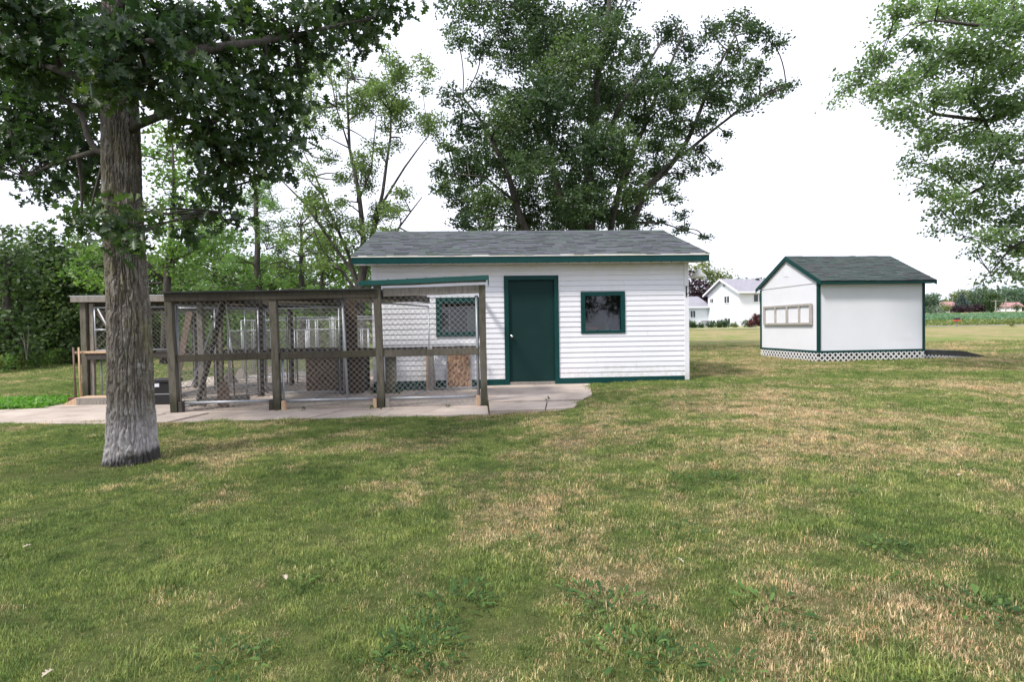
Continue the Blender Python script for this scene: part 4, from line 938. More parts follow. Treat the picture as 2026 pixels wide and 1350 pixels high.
# ---------------------------------------------------------------- foreground oak
def oak():
    TD = 5.7; base = np.array(at(260, 928, TD)); base[2] = zt(base[0], base[1]) - .03
    # trunk centre line and radius against height
    pts = [(263, 925, 56), (263, 880, 51), (262, 800, 46), (260, 700, 43.5), (258, 600, 41.5), (251, 500, 39.5), (247, 400, 38.5), (244, 300, 37.5), (241, 200, 35.5), (238, 100, 32), (236, 0, 30), (232, -120, 31), (226, -300, 28), (218, -520, 22)]
    P = np.array([at(x - 3, y, TD) for x, y, r in pts]); R = np.array([r * .85 * TD / F_PX for x, y, r in pts])
    zs = P[:, 2]; zlo = base[2] - .02; NZ = 900; NA = 340; Zg = np.linspace(zlo, zs[-1], NZ)
    cx = np.interp(Zg, zs, P[:, 0]); cy = np.full(NZ, TD); rr = np.interp(Zg, zs, R); rr += .015 * np.exp(-((Zg - zlo) / .10))
    A = np.linspace(0, 2 * math.pi, NA, endpoint=False); AA, ZZ = np.meshgrid(A, Zg)
    # ridged bark: stretched cellular noise F2-F1
    arc = AA * .25; per = 2 * math.pi * .25
    wob = .008 * np.sin(ZZ * 4 + 3 * np.sin(AA * 2)) + .005 * np.sin(ZZ * 11 + AA * 5) + .003 * np.sin(ZZ * 31 + AA * 9)
    def cell(cu, cv, seed):
        nu = int(round(per / cu)); cu = per / nu; u = ((arc + wob) % per) / cu; v = (ZZ + 5) / cv
        iu = np.floor(u).astype(int); iv = np.floor(v).astype(int); f1 = np.full(u.shape, 9.); f2 = np.full(u.shape, 9.)
        for du in (-1, 0, 1):
            for dv in (-1, 0, 1):
                a = (iu + du) % nu; b = iv + dv; h = np.sin(a * 127.1 + b * 311.7 + seed) * 43758.5453; h1 = h - np.floor(h); h = np.sin(a * 269.5 + b * 183.3 + seed) * 43758.5453; h2 = h - np.floor(h)
                d = np.hypot(iu + du + h1 - u, iv + dv + h2 - v); n1 = d < f1; f2 = np.where(n1, f1, np.minimum(f2, d)); f1 = np.where(n1, d, f1)
        return f2 - f1
    def vn(cu, cv, seed, U, Vv):
        nu = int(round(per / cu)); u = (U % per) / (per / nu); v = (Vv + 5) / cv; iu = np.floor(u).astype(int); iv = np.floor(v).astype(int); fu, fv = sst(u - iu), sst(v - iv)
        def h(a_, b_): q = np.sin((a_ % nu) * 127.1 + b_ * 311.7 + seed) * 43758.5453; return (q - np.floor(q)) * 2 - 1
        return (h(iu, iv) * (1 - fu) + h(iu + 1, iv) * fu) * (1 - fv) + (h(iu, iv + 1) * (1 - fu) + h(iu + 1, iv + 1) * fu) * fv
    U = arc + .006 * vn(.09, .10, 2.2, arc, ZZ) + .003 * vn(.03, .04, 8.1, arc, ZZ)
    n1 = vn(.026, .26, 1.7, U, ZZ) + .35 * vn(.015, .06, 4.4, U, ZZ); n2 = vn(.038, .42, 6.3, U, ZZ) + .3 * vn(.02, .07, 3.1, U, ZZ)
    g1 = np.exp(-(n1 / .17) ** 2); g2 = np.exp(-(n2 / .15) ** 2); e = 1 - np.maximum(g1 * .75, g2)
    disp = .027 * e + .005 * vn(.012, .03, 9.9, arc, ZZ) * e + .006 * np.sin(AA * 3 + ZZ * 1.2) + .003 * vn(.006, .02, 5.5, arc, ZZ)
    knot = [(at(238, 250, TD)[2], 4.9, .035, .06), (at(238, 320, TD)[2], 4.6, .03, .05), (at(222, 545, TD)[2], 4.3, -.02, .035)]
    for kz, ka, kh, kr in knot: disp += kh * np.exp(-(((ZZ - kz) / kr) ** 2 + ((AA - ka) * .25 / kr) ** 2))
    flare = 1 + .05 * np.exp(-((ZZ - zlo) / .22)) * np.sin(AA * 5 + 1)
    r_ = (rr[:, None] - .020) * flare + disp
    V = np.stack([cx[:, None] + r_ * np.cos(AA), cy[:, None] + r_ * np.sin(AA), ZZ], -1).reshape(-1, 3) - base
    i = (np.arange(NZ - 1)[:, None] * NA + np.arange(NA)[None]).ravel(); j = (np.arange(NZ - 1)[:, None] * NA + (np.arange(NA)[None] + 1) % NA).ravel()
    F = np.stack([i, j, j + NA, i + NA], -1)
    root = WORLD.thing('oak_tree', 'big oak in the left foreground with thick furrowed trunk whitened at its foot', 'tree', tuple(base))
    link('trunk', npmesh('trunk', V, F, M_OAKBARK, smooth=False), root)
    limbs = lmb([[(242, 165, .11, 5.7), (300, 120, .09, 5.1), (400, 95, .07, 5.3), (520, 80, .05, 5.9), (640, 55, .035, 6.6), (740, 35, .02, 7)],
                 [(243, 270, .08, 5.7), (320, 225, .06, 5.6), (410, 250, .045, 5.6), (445, 330, .03, 5.9), (435, 420, .018, 6.2)],
                 [(238, 190, .09, 5.7), (170, 160, .07, 5.5), (80, 130, .05, 6), (0, 110, .03, 6.3)],
                 [(238, 300, .07, 5.75), (190, 300, .05, 5.8), (172, 270, .045, 5.8), (160, 225, .04, 5.9), (120, 190, .03, 6.1)],
                 [(190, 300, .05, 5.8), (120, 320, .035, 6.2), (50, 350, .02, 6.8)],
                 [(235, 20, .11, 5.7), (320, -60, .08, 5.2), (460, -100, .06, 5.8), (640, -60, .04, 6.6)],
                 [(234, -40, .10, 5.7), (140, -100, .08, 5.2), (20, -140, .05, 5.4)],
                 [(234, -60, .10, 5.7), (240, -180, .08, 4.4), (260, -300, .05, 3.6)],
                 [(240, 120, .07, 5.2), (250, 90, .05, 4.7), (300, 80, .03, 4.3)]])
    cl = [(20, 20, 70, 5), (100, 40, 70, 5.5), (30, 120, 62, 6), (110, 135, 55, 6), (170, 80, 55, 5.2), (30, 205, 55, 6.5), (110, 235, 48, 6.5), (20, 285, 48, 7), (85, 305, 45, 6.5), (145, 310, 42, 6.2), (45, 350, 34, 7), (115, 365, 32, 6.5), (165, 365, 32, 6.2), (185, 215, 32, 6.4), (178, 425, 26, 5.8), (160, 450, 14, 6),
          (240, 50, 55, 4.5), (225, 130, 55, 4.5), (290, 85, 55, 4.6), (330, 30, 60, 5), (295, 165, 45, 4.7), (200, 170, 42, 4.8), (400, 50, 62, 5.5), (375, 135, 58, 5), (450, 120, 58, 5.5), (480, 40, 58, 6), (545, 80, 48, 6), (345, 205, 42, 5.2), (405, 210, 48, 5.4), (470, 205, 50, 5.8), (530, 170, 48, 6), (560, 235, 42, 6.5), (590, 130, 32, 6.5), (500, 275, 48, 6), (430, 285, 46, 5.6), (380, 265, 35, 5.5), (552, 300, 36, 6.5), (590, 285, 22, 7), (470, 325, 36, 6), (412, 345, 34, 5.8), (440, 385, 30, 6), (402, 420, 30, 6.3), (445, 435, 24, 6.5), (370, 455, 22, 7), (560, 345, 18, 6.5), (602, 200, 22, 7), (520, 330, 20, 6.3),
          (600, 30, 44, 6.5), (660, 25, 48, 7), (720, 25, 42, 7), (772, 15, 30, 7), (690, 65, 30, 7), (630, 75, 28, 6.5), (735, 62, 20, 7.2), (640, 110, 12, 6.6), (715, 90, 10, 7),
          (60, 80, 45, 7), (20, 150, 40, 7.5), (140, 180, 36, 7), (70, 170, 36, 7.5), (180, 130, 40, 6.8), (60, 260, 34, 7.5), (150, 250, 32, 6.8), (180, 290, 28, 6.4), (130, 40, 45, 7), (10, 240, 34, 7.5), (360, 90, 45, 7), (440, 170, 40, 7.2),
         (222, 440, 26, 5.3), (268, 448, 28, 5.3), (247, 478, 18, 5.3), (212, 408, 20, 5.4), (282, 418, 20, 5.3), (235, 460, 22, 5.2)]
    C = clp(cl, 6, .25)
    # crown overhead and towards the camera, above the frame
    for (x, y, z, r) in [(-4.2, 4.2, 5.0, 1.0), (-2.6, 3.8, 5.2, 1.0), (-5.5, 5.5, 5.2, 1.1), (-1.2, 5.2, 5.6, 1.0), (-3.2, 6.8, 6.2, 1.2), (-5.6, 7.2, 6.4, 1.2), (-.6, 7.2, 5.7, .9), (-3.4, 5.2, 7.5, 1.4), (-7.2, 5.5, 4.6, 1.1), (-6.4, 3.6, 4.0, 1.0), (-4.6, 2.6, 4.2, .9), (-3.0, 2.2, 4.6, .8), (-8.2, 7.2, 4.2, 1.1)]: C.append((np.array((x, y, z)), r, .13))
    tree('', '', '', base, limbs, C, .118, M_OAK, M_BARK, limb_k=.62, od=8.2, flat=.85, tips_k=9, spread=.10, tmpl=(OAK_V, OAK_F), droop=.45, subs=9, twig=.008, up=1.0, keepnear=300, nearmat=M_OAKOBJ, root=root, crown_name='crown')
    for ch in root.children:
        if ch.name.startswith('trunk') and ch.data.materials[0] == M_BARK: ch.name = 'limbs'
oak()

# ---------------------------------------------------------------- trees behind the garage
MAP = [(930, 15, 55), (1000, 35, 58), (1060, 15, 58), (905, 75, 32), (950, 95, 35), (1010, 110, 46), (1070, 90, 58), (1130, 55, 58), (1200, 25, 55), (1180, 120, 60), (1100, 165, 60), (1040, 195, 48), (965, 180, 42), (895, 190, 30), (930, 250, 48), (1000, 255, 58), (1070, 250, 60), (1140, 220, 60), (1210, 190, 55), (1260, 100, 42), (1325, 60, 36), (1295, 150, 46), (1365, 100, 36), (1410, 60, 30), (1460, 45, 36), (1500, 62, 32), (1450, 110, 38), (1530, 85, 26), (1395, 160, 42), (1335, 205, 44), (1265, 235, 50), (1200, 280, 58), (1130, 300, 60), (1060, 315, 58), (990, 320, 52), (925, 315, 42), (885, 290, 26), (870, 370, 22), (905, 395, 34), (920, 440, 30), (965, 395, 42), (1030, 385, 48), (1100, 380, 50), (1160, 370, 48), (1230, 330, 46), (1295, 285, 40), (1345, 262, 26), (1430, 200, 30), (1480, 200, 30), (1528, 180, 28), (1562, 168, 16), (1500, 130, 26), (1400, 232, 22), (1438, 265, 13), (1388, 300, 20), (1415, 330, 18), (1350, 345, 20), (1318, 375, 24), (1255, 400, 34), (1180, 430, 42), (1110, 440, 42), (1040, 445, 40), (1352, 425, 16), (1352, 455, 18), (1300, 330, 34), (1345, 300, 28), (1382, 250, 28), (1412, 190, 32), (1330, 160, 38), (1290, 345, 32), (1370, 180, 34), (1440, 150, 30), (1482, 160, 28), (1320, 250, 38), (1330, 395, 20), (1370, 330, 20), (1240, 440, 26), (1398, 470, 13), (1310, 440, 14), (1280, 435, 20), (960, 450, 28), (868, 335, 24)]
D0 = 24.0
def maple():
    base = at(1165, 640, D0); base[2] = zt(base[0], base[1])
    limbs = lmb([[(1165, 645, .36), (1166, 520, .32), (1167, 440, .26), (1165, 330, .22), (1180, 180, .15), (1205, 20, .10), (1215, -150, .05)],
                 [(1164, 560, .24), (1090, 500, .2), (1042, 455, .19), (1020, 400, .16), (1000, 330, .12), (960, 250, .08), (915, 190, .04)],
                 [(1165, 540, .22), (1140, 470, .2), (1115, 400, .16), (1092, 330, .13), (1082, 200, .1), (1060, 70, .07), (1050, -60, .04)],
                 [(1167, 560, .22), (1220, 500, .2), (1250, 440, .18), (1275, 375, .16), (1335, 315, .13), (1375, 245, .1), (1410, 150, .07), (1455, 70, .03)],
                 [(1166, 530, .18), (1205, 460, .16), (1232, 350, .13), (1285, 220, .1), (1330, 120, .06), (1350, 60, .03)],
                 [(1335, 315, .09), (1420, 250, .06), (1500, 195, .035), (1555, 170, .02)], [(1165, 330, .12), (1240, 190, .09), (1310, 80, .05)],
                 [(1020, 400, .08), (960, 350, .05), (900, 345, .03)], [(1250, 440, .07), (1310, 440, .04), (1390, 468, .02)]], D0)
    C = clp(MAP, D0, 2.2)
    C += [((at(px, py, D0 + dz)), r) for px, py, dz, r in ((960, 420, 1, 1.3), (1060, 430, 2, 1.4), (1150, 430, 2, 1.4), (1230, 430, 1, 1.0), (920, 350, 2, 1.3), (1000, -90, 0, 1.8), (1120, -110, 1, 2), (1260, -80, 0, 1.8), (1080, 100, 3, 2), (1200, 200, 3, 2), (1010, 300, 3, 1.8), (1150, 380, 3, 1.8), (1080, 200, -2.8, 1.2), (1180, 300, -2.8, 1.2), (1130, 120, -2.6, 1.1), (1060, 330, -2.8, 1.1), (1150, 400, -2.6, 1.0), (1230, 300, -2.8, 1.0), (1010, 230, -2.5, 1.0), (1280, 180, -2.4, .9), (1250, 380, -2.4, .9), (1200, 60, -2.5, 1.1))]
    tree('maple_tree', 'tall dark green many-limbed maple rising directly behind the garage roof', 'tree', base, limbs, C, .115, M_MAPLE, M_BARK, limb_k=.85, od=4.6, tips_k=16, spread=.11, droop=.2, subs=7, twig=.022)
maple()
D1 = 19.0
def sparse():
    base = at(718, 690, D1); base[2] = zt(base[0], base[1])
    limbs = lmb([[(718, 690, .24), (717, 560, .20), (720, 470, .15), (708, 380, .11), (690, 290, .08), (686, 190, .05), (690, 120, .025)],
                 [(717, 560, .15), (735, 480, .12), (758, 380, .09), (772, 270, .06), (776, 170, .025)],
                 [(716, 590, .14), (700, 540, .1), (650, 470, .075), (600, 400, .055), (545, 345, .025)],
                 [(716, 590, .14), (690, 500, .09), (650, 420, .07), (625, 350, .05), (600, 300, .02)],
                 [(735, 480, .08), (745, 420, .07), (800, 330, .05), (850, 265, .025)], [(745, 540, .08), (790, 450, .05), (835, 390, .025)],
                 [(690, 290, .05), (665, 210, .035), (650, 120, .02)], [(708, 400, .06), (735, 330, .045), (745, 230, .02)], [(716, 600, .1), (680, 540, .07), (640, 500, .04), (610, 430, .02)]], D1)
    cl = []
    rs = random.Random(5)
    for _ in range(125):
        a = rs.uniform(-1, 1); b = rs.uniform(0, 1)
        x = 715 + a * (60 + 95 * math.sin(min(b * 1.25, 1) * 2.2)); y = 95 + 370 * (1 - b) if rs.random() < .8 else 470 + rs.random() * 60
        cl.append((x, y, rs.uniform(11, 26)))
    tree('ash_tree', 'airy thin-leaved tree with fanning stems left of the garage roof', 'tree', base, limbs, clp(cl, D1, 1.6), .078, M_SPARSE, M_BARK, limb_k=.62, od=3.6, tips_k=9, spread=.10, droop=.2, subs=6, twig=.010)
sparse()
def bright():
    d = 15.5; base = at(330, 720, d); base[2] = zt(base[0], base[1])
    limbs = lmb([[(325, 720, .12), (330, 600, .1), (338, 480, .08), (345, 370, .05), (340, 270, .02)], [(330, 560, .05), (360, 470, .035), (400, 400, .02)], [(328, 560, .05), (240, 470, .04), (180, 400, .02)]], d)
    cl = [(340, 270, 30), (310, 300, 28), (370, 310, 30), (330, 350, 36), (385, 360, 26), (400, 400, 30), (350, 400, 36), (320, 440, 34), (375, 450, 38), (425, 440, 28), (345, 490, 38), (400, 490, 36), (320, 520, 30), (370, 535, 30), (450, 470, 22), (190, 300, 20), (175, 340, 22), (185, 400, 24), (170, 430, 20), (180, 500, 28), (150, 470, 18), (165, 540, 30), (190, 560, 26), (250, 300, 30), (240, 400, 30), (250, 500, 36)]
    tree('young_ash_tree', 'light green young tree just behind the oak trunk', 'tree', base, limbs, clp(cl, d, .8), .11, M_BRIGHT, M_BARK, od=4, tips_k=7, spread=.16, droop=.3, twig=.01)
    # another, thicker, left of the trunk towards the thicket
bright()
def larch():
    d = 22; base = at(508, 700, d); base[2] = zt(base[0], base[1])
    limbs = lmb([[(512, 700, .16), (510, 560, .12), (507, 430, .09), (503, 340, .05), (500, 230, .02)]], d)
    cl = []; rs = random.Random(9)
    for k in range(64):
        y = 365 + 255 * (k / 64); w_ = 24 + (y - 365) * .42; x = 507 + rs.uniform(-1, 1) * w_; cl.append((x, y + rs.uniform(-8, 8), rs.uniform(9, 19)))
    for k in range(10): limbs += lmb([[(508, 420 + k * 20, .02), (508 + rs.uniform(-90, 90), 425 + k * 20 + rs.uniform(-15, 10), .01)]], d)
    tree('larch_tree', 'feathery light green conifer with a thin straight trunk seen over the kennel', 'tree', base, limbs, clp(cl, d, 1.2), .16, M_LARCH, M_BARK, od=8, flat=.35, tips_k=10, spread=.13, droop=.0, twig=.012, tmpl=(RHOMB_V * np.array((.35, 1, 1)), RHOMB_F))
larch()
def far_tree(name, label, px, by, d, blobs, leaf, mat, od=5, bark=M_BARK, group=None, flat=.85, z=None, tr=.18, tk=7, cat='tree', jit=None, spread=None, trunk_to=None):
    base = at(px, by, d); base[2] = zt(base[0], base[1]) if z is None else z
    C = clp(blobs, d, jit if jit is not None else d * .03)
    top = max(c[0][2] for c in C) if trunk_to is None else base[2] + trunk_to
    mid = np.array(base); mid[2] = base[2] + (top - base[2]) * .45; t2 = np.array(base); t2[2] = base[2] + (top - base[2]) * .85
    return tree(name, label, cat, base, [[(base, tr), (mid, tr * .7), (t2, tr * .25)]], C, leaf, mat, bark, od=od, tips_k=tk, spread=spread or leaf * 1.4, droop=.2, subs=4, twig=max(.012, tr * .1), group=group, flat=flat)
GB = 'trees of the wood edge behind the kennels'
def mass(seed, x0, x1, y0, y1, n, r0, r1):
    rs = random.Random(seed); o = []
    for _ in range(n):
        x = rs.uniform(x0, x1); k = abs((x - (x0 + x1) / 2) / ((x1 - x0) / 2)); top = y0 + (y1 - y0) * .35 * k * k
        y = top + (y1 - top) * rs.random() ** 1.1; o.append((x, y, rs.uniform(r0, r1)))
    return o
far_tree('broadleaf_tree', 'bright green broad tree between the larch and the garage over the kennel roof', 640, 690, 27, mass(1, 560, 730, 465, 690, 46, 14, 30), .19, M_BRIGHT, 4, group=GB)
far_tree('broadleaf_tree', 'mid green tree right behind the thin larch trunk', 430, 700, 29, mass(2, 355, 520, 455, 690, 46, 16, 30), .19, M_BRIGHT, 4, group=GB)
far_tree('broadleaf_tree', 'darker tree of the wood edge filling between two brighter trees behind the kennel', 545, 695, 33, mass(3, 450, 640, 510, 690, 40, 18, 32), .21, M_HEDGE, 5, group=GB)
far_tree('broadleaf_tree', 'dark tree of the wood edge seen through the left end of the kennel', 300, 705, 31, mass(4, 190, 400, 500, 700, 46, 18, 34), .21, M_HEDGE, 5, group=GB)
far_tree('broadleaf_tree', 'pale airy tree top showing faintly above the larch', 600, 690, 24, mass(14, 545, 660, 390, 560, 26, 10, 20), .11, M_SPARSE, 2.2, group=GB)
# thicket at the far left
GH = 'dense thicket trees at the left edge'
far_tree('thicket_tree', 'bright leafy tree at the very left edge of the picture', 20, 735, 20, mass(5, -60, 50, 450, 700, 34, 18, 32), .15, M_HEDGE, 4, group=GH)
far_tree('thicket_tree', 'rounded green thicket tree with its top against the sky left of the kennel', 90, 722, 23, [(40, 480, 24), (75, 465, 24), (110, 480, 26), (60, 510, 34), (110, 520, 36), (145, 520, 26), (30, 540, 30)] + mass(6, 10, 180, 500, 712, 60, 20, 34), .17, M_HEDGE, 5, group=GH)
far_tree('thicket_tree', 'dark thicket tree just left of the kennel corner post', 180, 715, 25, mass(7, 120, 260, 490, 705, 52, 20, 34), .19, M_HEDGE, 5, group=GH)
far_tree('thicket_tree', 'deep dark thicket tree filling behind the left edge', 60, 720, 29, mass(8, -60, 240, 520, 715, 70, 26, 40), .19, M_HEDGE, 5, group=GH)
# pale dead sapling and tall weeds along the thicket foot
ds = WORLD.thing('dead_sapling', 'bare whitish dead sapling standing before the dark thicket', 'tree', tuple(at(53, 712, 19.5)))
ob = at(53, 712, 19.5); mb = MB(ob)
for p in ([(53, 712), (48, 680), (40, 664)], [(53, 712), (55, 680), (57, 650)], [(53, 700), (58, 672)], [(50, 690), (46, 660)]): mb.tube([at(x, y, 19.5) for x, y in p], list(np.linspace(.022, .008, len(p))), 5)
part(mb, 'trunk', M_BARKG, ds)
rs = random.Random(3)
for k in range(16):
    px = -5 + k * 13.5; d = 18.5 + k * .38 ; hb_ = 722 - k * 1.2
    base = at(px, hb_, d); base[2] = zt(base[0], base[1])
    tree('tall_weed', 'tall leafy weed clump ' + ('in the bottom left corner of the thicket foot', 'just right of the picture edge', 'left of the dead sapling', 'at the foot of the dead sapling', 'left behind the dead sapling', 'just right of the dead sapling', 'right of the dead sapling before deep shade', 'midway along the dark thicket', 'past the middle of the dark thicket', 'before the darkest thicket gap', 'well left of the kennel tools', 'near the kennel tools', 'behind the kennel tools', 'behind the kennel corner post', 'seen through the kennel gate', 'beside the oak trunk edge')[k], 'weed', base, [], [(np.array(base) + (rs.uniform(-.15, .15), 0, .22 + .1 * j), .22 - .03 * j) for j in range(4)], .09, M_BRIGHT if k % 3 else M_OLIVE, M_BARK, od=3, tips_k=6, spread=.05, droop=-.2, group='weed clumps along the thicket')

# right-hand tree, trunk outside the frame
RIGHT = [(1770, 20, 24), (1765, 60, 18), (1800, 15, 30), (1815, 90, 30), (1860, 25, 44), (1740, 118, 30), (1705, 150, 24), (1676, 175, 18), (1652, 205, 8), (1735, 180, 30), (1780, 170, 36), (1790, 220, 34), (1835, 140, 42), (1880, 105, 46), (1940, 25, 54), (2005, 50, 56), (1940, 110, 50), (2000, 130, 52), (1865, 190, 40), (1925, 190, 46), (1990, 210, 52), (1765, 228, 16), (1812, 250, 20), (1855, 260, 30), (1915, 270, 42), (1985, 290, 48), (1835, 290, 24), (1805, 322, 18), (1862, 330, 30), (1922, 340, 36), (1990, 360, 46), (1795, 345, 9), (1835, 372, 22), (1885, 390, 30), (1942, 410, 36), (2005, 430, 42), (1855, 422, 20), (1900, 440, 24), (1852, 456, 12), (1962, 470, 28), (2012, 490, 34), (1932, 500, 15), (1990, 530, 18), (1960, 545, 12), (1940, 562, 7), (2020, 545, 20), (1905, 468, 10), (1965, 510, 14), (1665, 150, 8), (1720, 90, 12)]
def rtree():
    d = 13.0; bx = at(2330, 700, d + 1); bx[2] = zt(bx[0], bx[1])
    A = lambda x, y, r, dd=d: (at(x, y, dd), r)
    limbs = [[(bx, .32), A(2320, 480, .26, d + 1), A(2290, 250, .2, d + .5), A(2250, 0, .12), A(2230, -200, .06)],
             [A(2320, 480, .2, d + 1), A(2180, 400, .12), A(2026, 352, .08), A(1950, 370, .05), A(1890, 395, .03)],
             [A(2300, 330, .16, d + 1), A(2150, 290, .11), A(2010, 320, .07), A(1975, 290, .05), A(1920, 190, .03)],
             [A(2290, 250, .14, d + .5), A(2100, 180, .1), A(1960, 240, .06), A(1850, 225, .04), A(1790, 190, .025), A(1730, 150, .012)],
             [A(2270, 120, .12), A(2080, 60, .08), A(1940, 50, .05), A(1850, 40, .03)], [A(2180, 400, .08), A(2080, 450, .05), A(2000, 490, .03), A(1960, 540, .012)]]
    C = clp(RIGHT, d, 1.3) + [(a, b, .3) for a, b in clp([(2080, y, 50) for y in range(0, 560, 70)] + [(2150, y, 60) for y in range(-80, 560, 80)] + [(2250, y, 70) for y in range(-150, 520, 90)] + [(2350, y, 75) for y in range(-150, 480, 100)] + [(2000, -70, 60), (1900, -60, 50), (2100, -80, 70)], d, 2.0)]
    tree('silver_maple_tree', 'light green drooping maple crown reaching in from the right edge', 'tree', bx, limbs, C, .082, M_MAPLE2, M_BARK, limb_k=.8, od=6.3, flat=.65, tips_k=12, spread=.12, droop=.35, subs=8, twig=.008, up=1.2)
rtree()
# trees right of the garage and behind the split-level house
far_tree('purple_maple_tree', 'dark purple-leaved tree between the garage corner and the white house', 1365, 640, 92, [(1360, 600, 30), (1385, 575, 22), (1395, 600, 24), (1375, 555, 16), (1350, 570, 20), (1410, 585, 14), (1365, 620, 24), (1398, 610, 18)], .45, M_PURPLE, 8, tr=.3, jit=2)
far_tree('broadleaf_tree', 'pale green rounded tree behind the white house roof', 1420, 640, 105, [(1410, 555, 16), (1425, 545, 14), (1438, 555, 13), (1400, 540, 14), (1390, 525, 12), (1445, 570, 12), (1415, 575, 18), (1375, 530, 12), (1450, 580, 10)], .45, M_OLIVE, 6, tr=.3, jit=2)
far_tree('broadleaf_tree', 'low treetop peeping over the grey roof ridge of the white house', 1480, 640, 130, [(1460, 556, 7), (1475, 558, 7), (1500, 557, 6), (1515, 556, 6), (1490, 562, 9)], .5, M_FARGREEN, 8, tr=.3, jit=2)

# ---------------------------------------------------------------- split-level house in the distance
def house():
    o = at(1463.7, 643, 75); H = Frame(o[0], o[1], math.radians(10), o[2] - .05)
    W, Dp, h1, hr = 13.0, 8.0, 4.35, 6.1; off = (W / 2, Dp / 2, 0)
    t = H.thing('house', 'white split-level house with grey roof beyond the lawn between garage and shed', 'house', off)
    mb = MB(off); mb.box(0, W, 0, Dp, -1.2, h1); mb.add([(0, 0, h1), (W, 0, h1), (W, Dp, h1), (0, Dp, h1), (0, Dp / 2, hr), (W, Dp / 2, hr)], [(0, 1, 5, 4), (2, 3, 4, 5), (0, 4, 3), (1, 2, 5)]); part(mb, 'wall', M_HWHITE, t)
    mb = MB(off)   # lap lines as real battens
    for k in range(24):
        z = -.6 + k * .24
        if z > h1 - .1: break
        mb.box(0, W, -.025, -.001, z, z + .21); mb.box(-.025, -.001, 0, Dp, z, z + .21)
    part(mb, 'siding', M_HWHITE, t, kind='stuff')
    def roof(x0, x1, y0, y1, ze, zr, ox=.5, oy=.55, th=.16):
        mb = MB(off); ym = (y0 + y1) / 2; k = (zr - ze) / (ym - y0); zz = ze - k * oy
        for ya, s in ((y0 - oy, 1), (y1 + oy, -1)):
            mb.add([(x0 - ox, ya, zz), (x1 + ox, ya, zz), (x1 + ox, ym, zr), (x0 - ox, ym, zr), (x0 - ox, ya, zz + th), (x1 + ox, ya, zz + th), (x1 + ox, ym, zr + th), (x0 - ox, ym, zr + th)],
                   [(0, 3, 2, 1), (4, 5, 6, 7), (0, 1, 5, 4), (1, 2, 6, 5), (2, 3, 7, 6), (3, 0, 4, 7)])
        r = part(mb, 'roof', M_HROOF, t)
        mb = MB(off); mb.box(x0 - ox - .04, x1 + ox + .04, y0 - oy - .08, y0 - oy - .002, zz - .04, zz + th + .02); part(mb, 'gutter', M_HWHITE, r)
        mb = MB(off)
        for ya in (y0 - oy, y1 + oy): mb.add([(x0 - ox - .06, ya, zz - .06), (x0 - ox - .003, ya, zz - .06), (x0 - ox - .003, ym, zr - .06), (x0 - ox - .06, ym, zr - .06), (x0 - ox - .06, ya, zz + th + .01), (x0 - ox - .003, ya, zz + th + .01), (x0 - ox - .003, ym, zr + th + .01), (x0 - ox - .06, ym, zr + th + .01)],
                   [(0, 3, 2, 1), (4, 5, 6, 7), (0, 1, 5, 4), (1, 2, 6, 5), (2, 3, 7, 6), (3, 0, 4, 7)])
        part(mb, 'rake_board', M_HWHITE, r); return r
    rf = roof(0, W, 0, Dp, h1, hr)
    mb = MB(off); mb.box(4.6, 5.0, 3.4, 3.8, hr - .3, hr + .2); part(mb, 'vent', M_BLACK, rf)
    # lower wing to the left
    y0 = Dp + .02; mb = MB(off); mb.box(-16, .5, y0, y0 + 7, -1.2, 2.75); part(mb, 'wall', M_HWHITE, t)
    roof(-16, .3, y0, y0 + 7, 2.75, 4.15, ox=.0)
    def win(face, u, z, w_, h_):
        a = MB(off); b_ = MB(off)
        if face == 'g': a.box(-.10, -.026, u - w_ / 2, u + w_ / 2, z, z + h_); [b_.box(-.115, -.101, u + s * w_ / 4 - w_ * .19, u + s * w_ / 4 + w_ * .19, z + .1, z + h_ - .1) for s in (-1, 1)]
        elif face == 's': a.box(u - w_ / 2, u + w_ / 2, -.10, -.026, z, z + h_); [b_.box(u + s * w_ / 4 - w_ * .19, u + s * w_ / 4 + w_ * .19, -.115, -.101, z + .1, z + h_ - .1) for s in (-1, 1)]
        else: a.box(u - w_ / 2, u + w_ / 2, y0 - .08, y0 - .001, z, z + h_); [b_.box(u + s * w_ / 4 - w_ * .19, u + s * w_ / 4 + w_ * .19, y0 - .095, y0 - .081, z + .1, z + h_ - .1) for s in (-1, 1)]
        f = part(a, 'window', M_HWHITE, t); part(b_, 'pane', M_GLASSDARK, f)
    win('g', 2.9, 2.9, 1.3, 1.05); win('g', 6.8, 3.1, .9, .7); win('g', 2.7, 0.1, 1.3, .9); win('g', 6.6, .1, 1.4, .7)
    win('s', 2.6, 2.9, 1.5, 1.1)
    win('w', -2.35, 1.1, .75, 1.1); win('w', -4.1, .75, 1.15, 1.5); win('w', -6.0, .0, .7, 2.0)
    mb = MB(off); mb.box(-.09, -.027, 3.4, 3.9, 5.2, 5.7); part(mb, 'gable_vent', M_GREYBOX, t)
    return H
HF = house()
acb = at(1395, 648, 73); acu = Frame(acb[0], acb[1], .1, zt(acb[0], acb[1])); boxthing('air_conditioner', 'grey outdoor cooling unit among the clipped bushes by the white house', 'air conditioner', acu, (0, 0, 0), (.65, .65, .85), M_GREYBOX)
BUSH = [(1366, 641, 12, 'leftmost rounded shrub, half behind the garage corner'), (1372, 643, 8, 'small ball shrub second from the garage corner'), (1386, 642, 8, 'ball shrub just left of the grey cooling unit'), (1405, 641, 9, 'ball shrub just right of the grey cooling unit'), (1420, 638, 10, 'taller shrub under the low gable window of the white house'), (1431, 642, 12, 'widest rounded shrub before the gable of the white house'), (1452, 645, 8, 'pale loose shrub at the corner of the white house'), (1477, 641, 10, 'shrub in front of the side wall of the white house')]
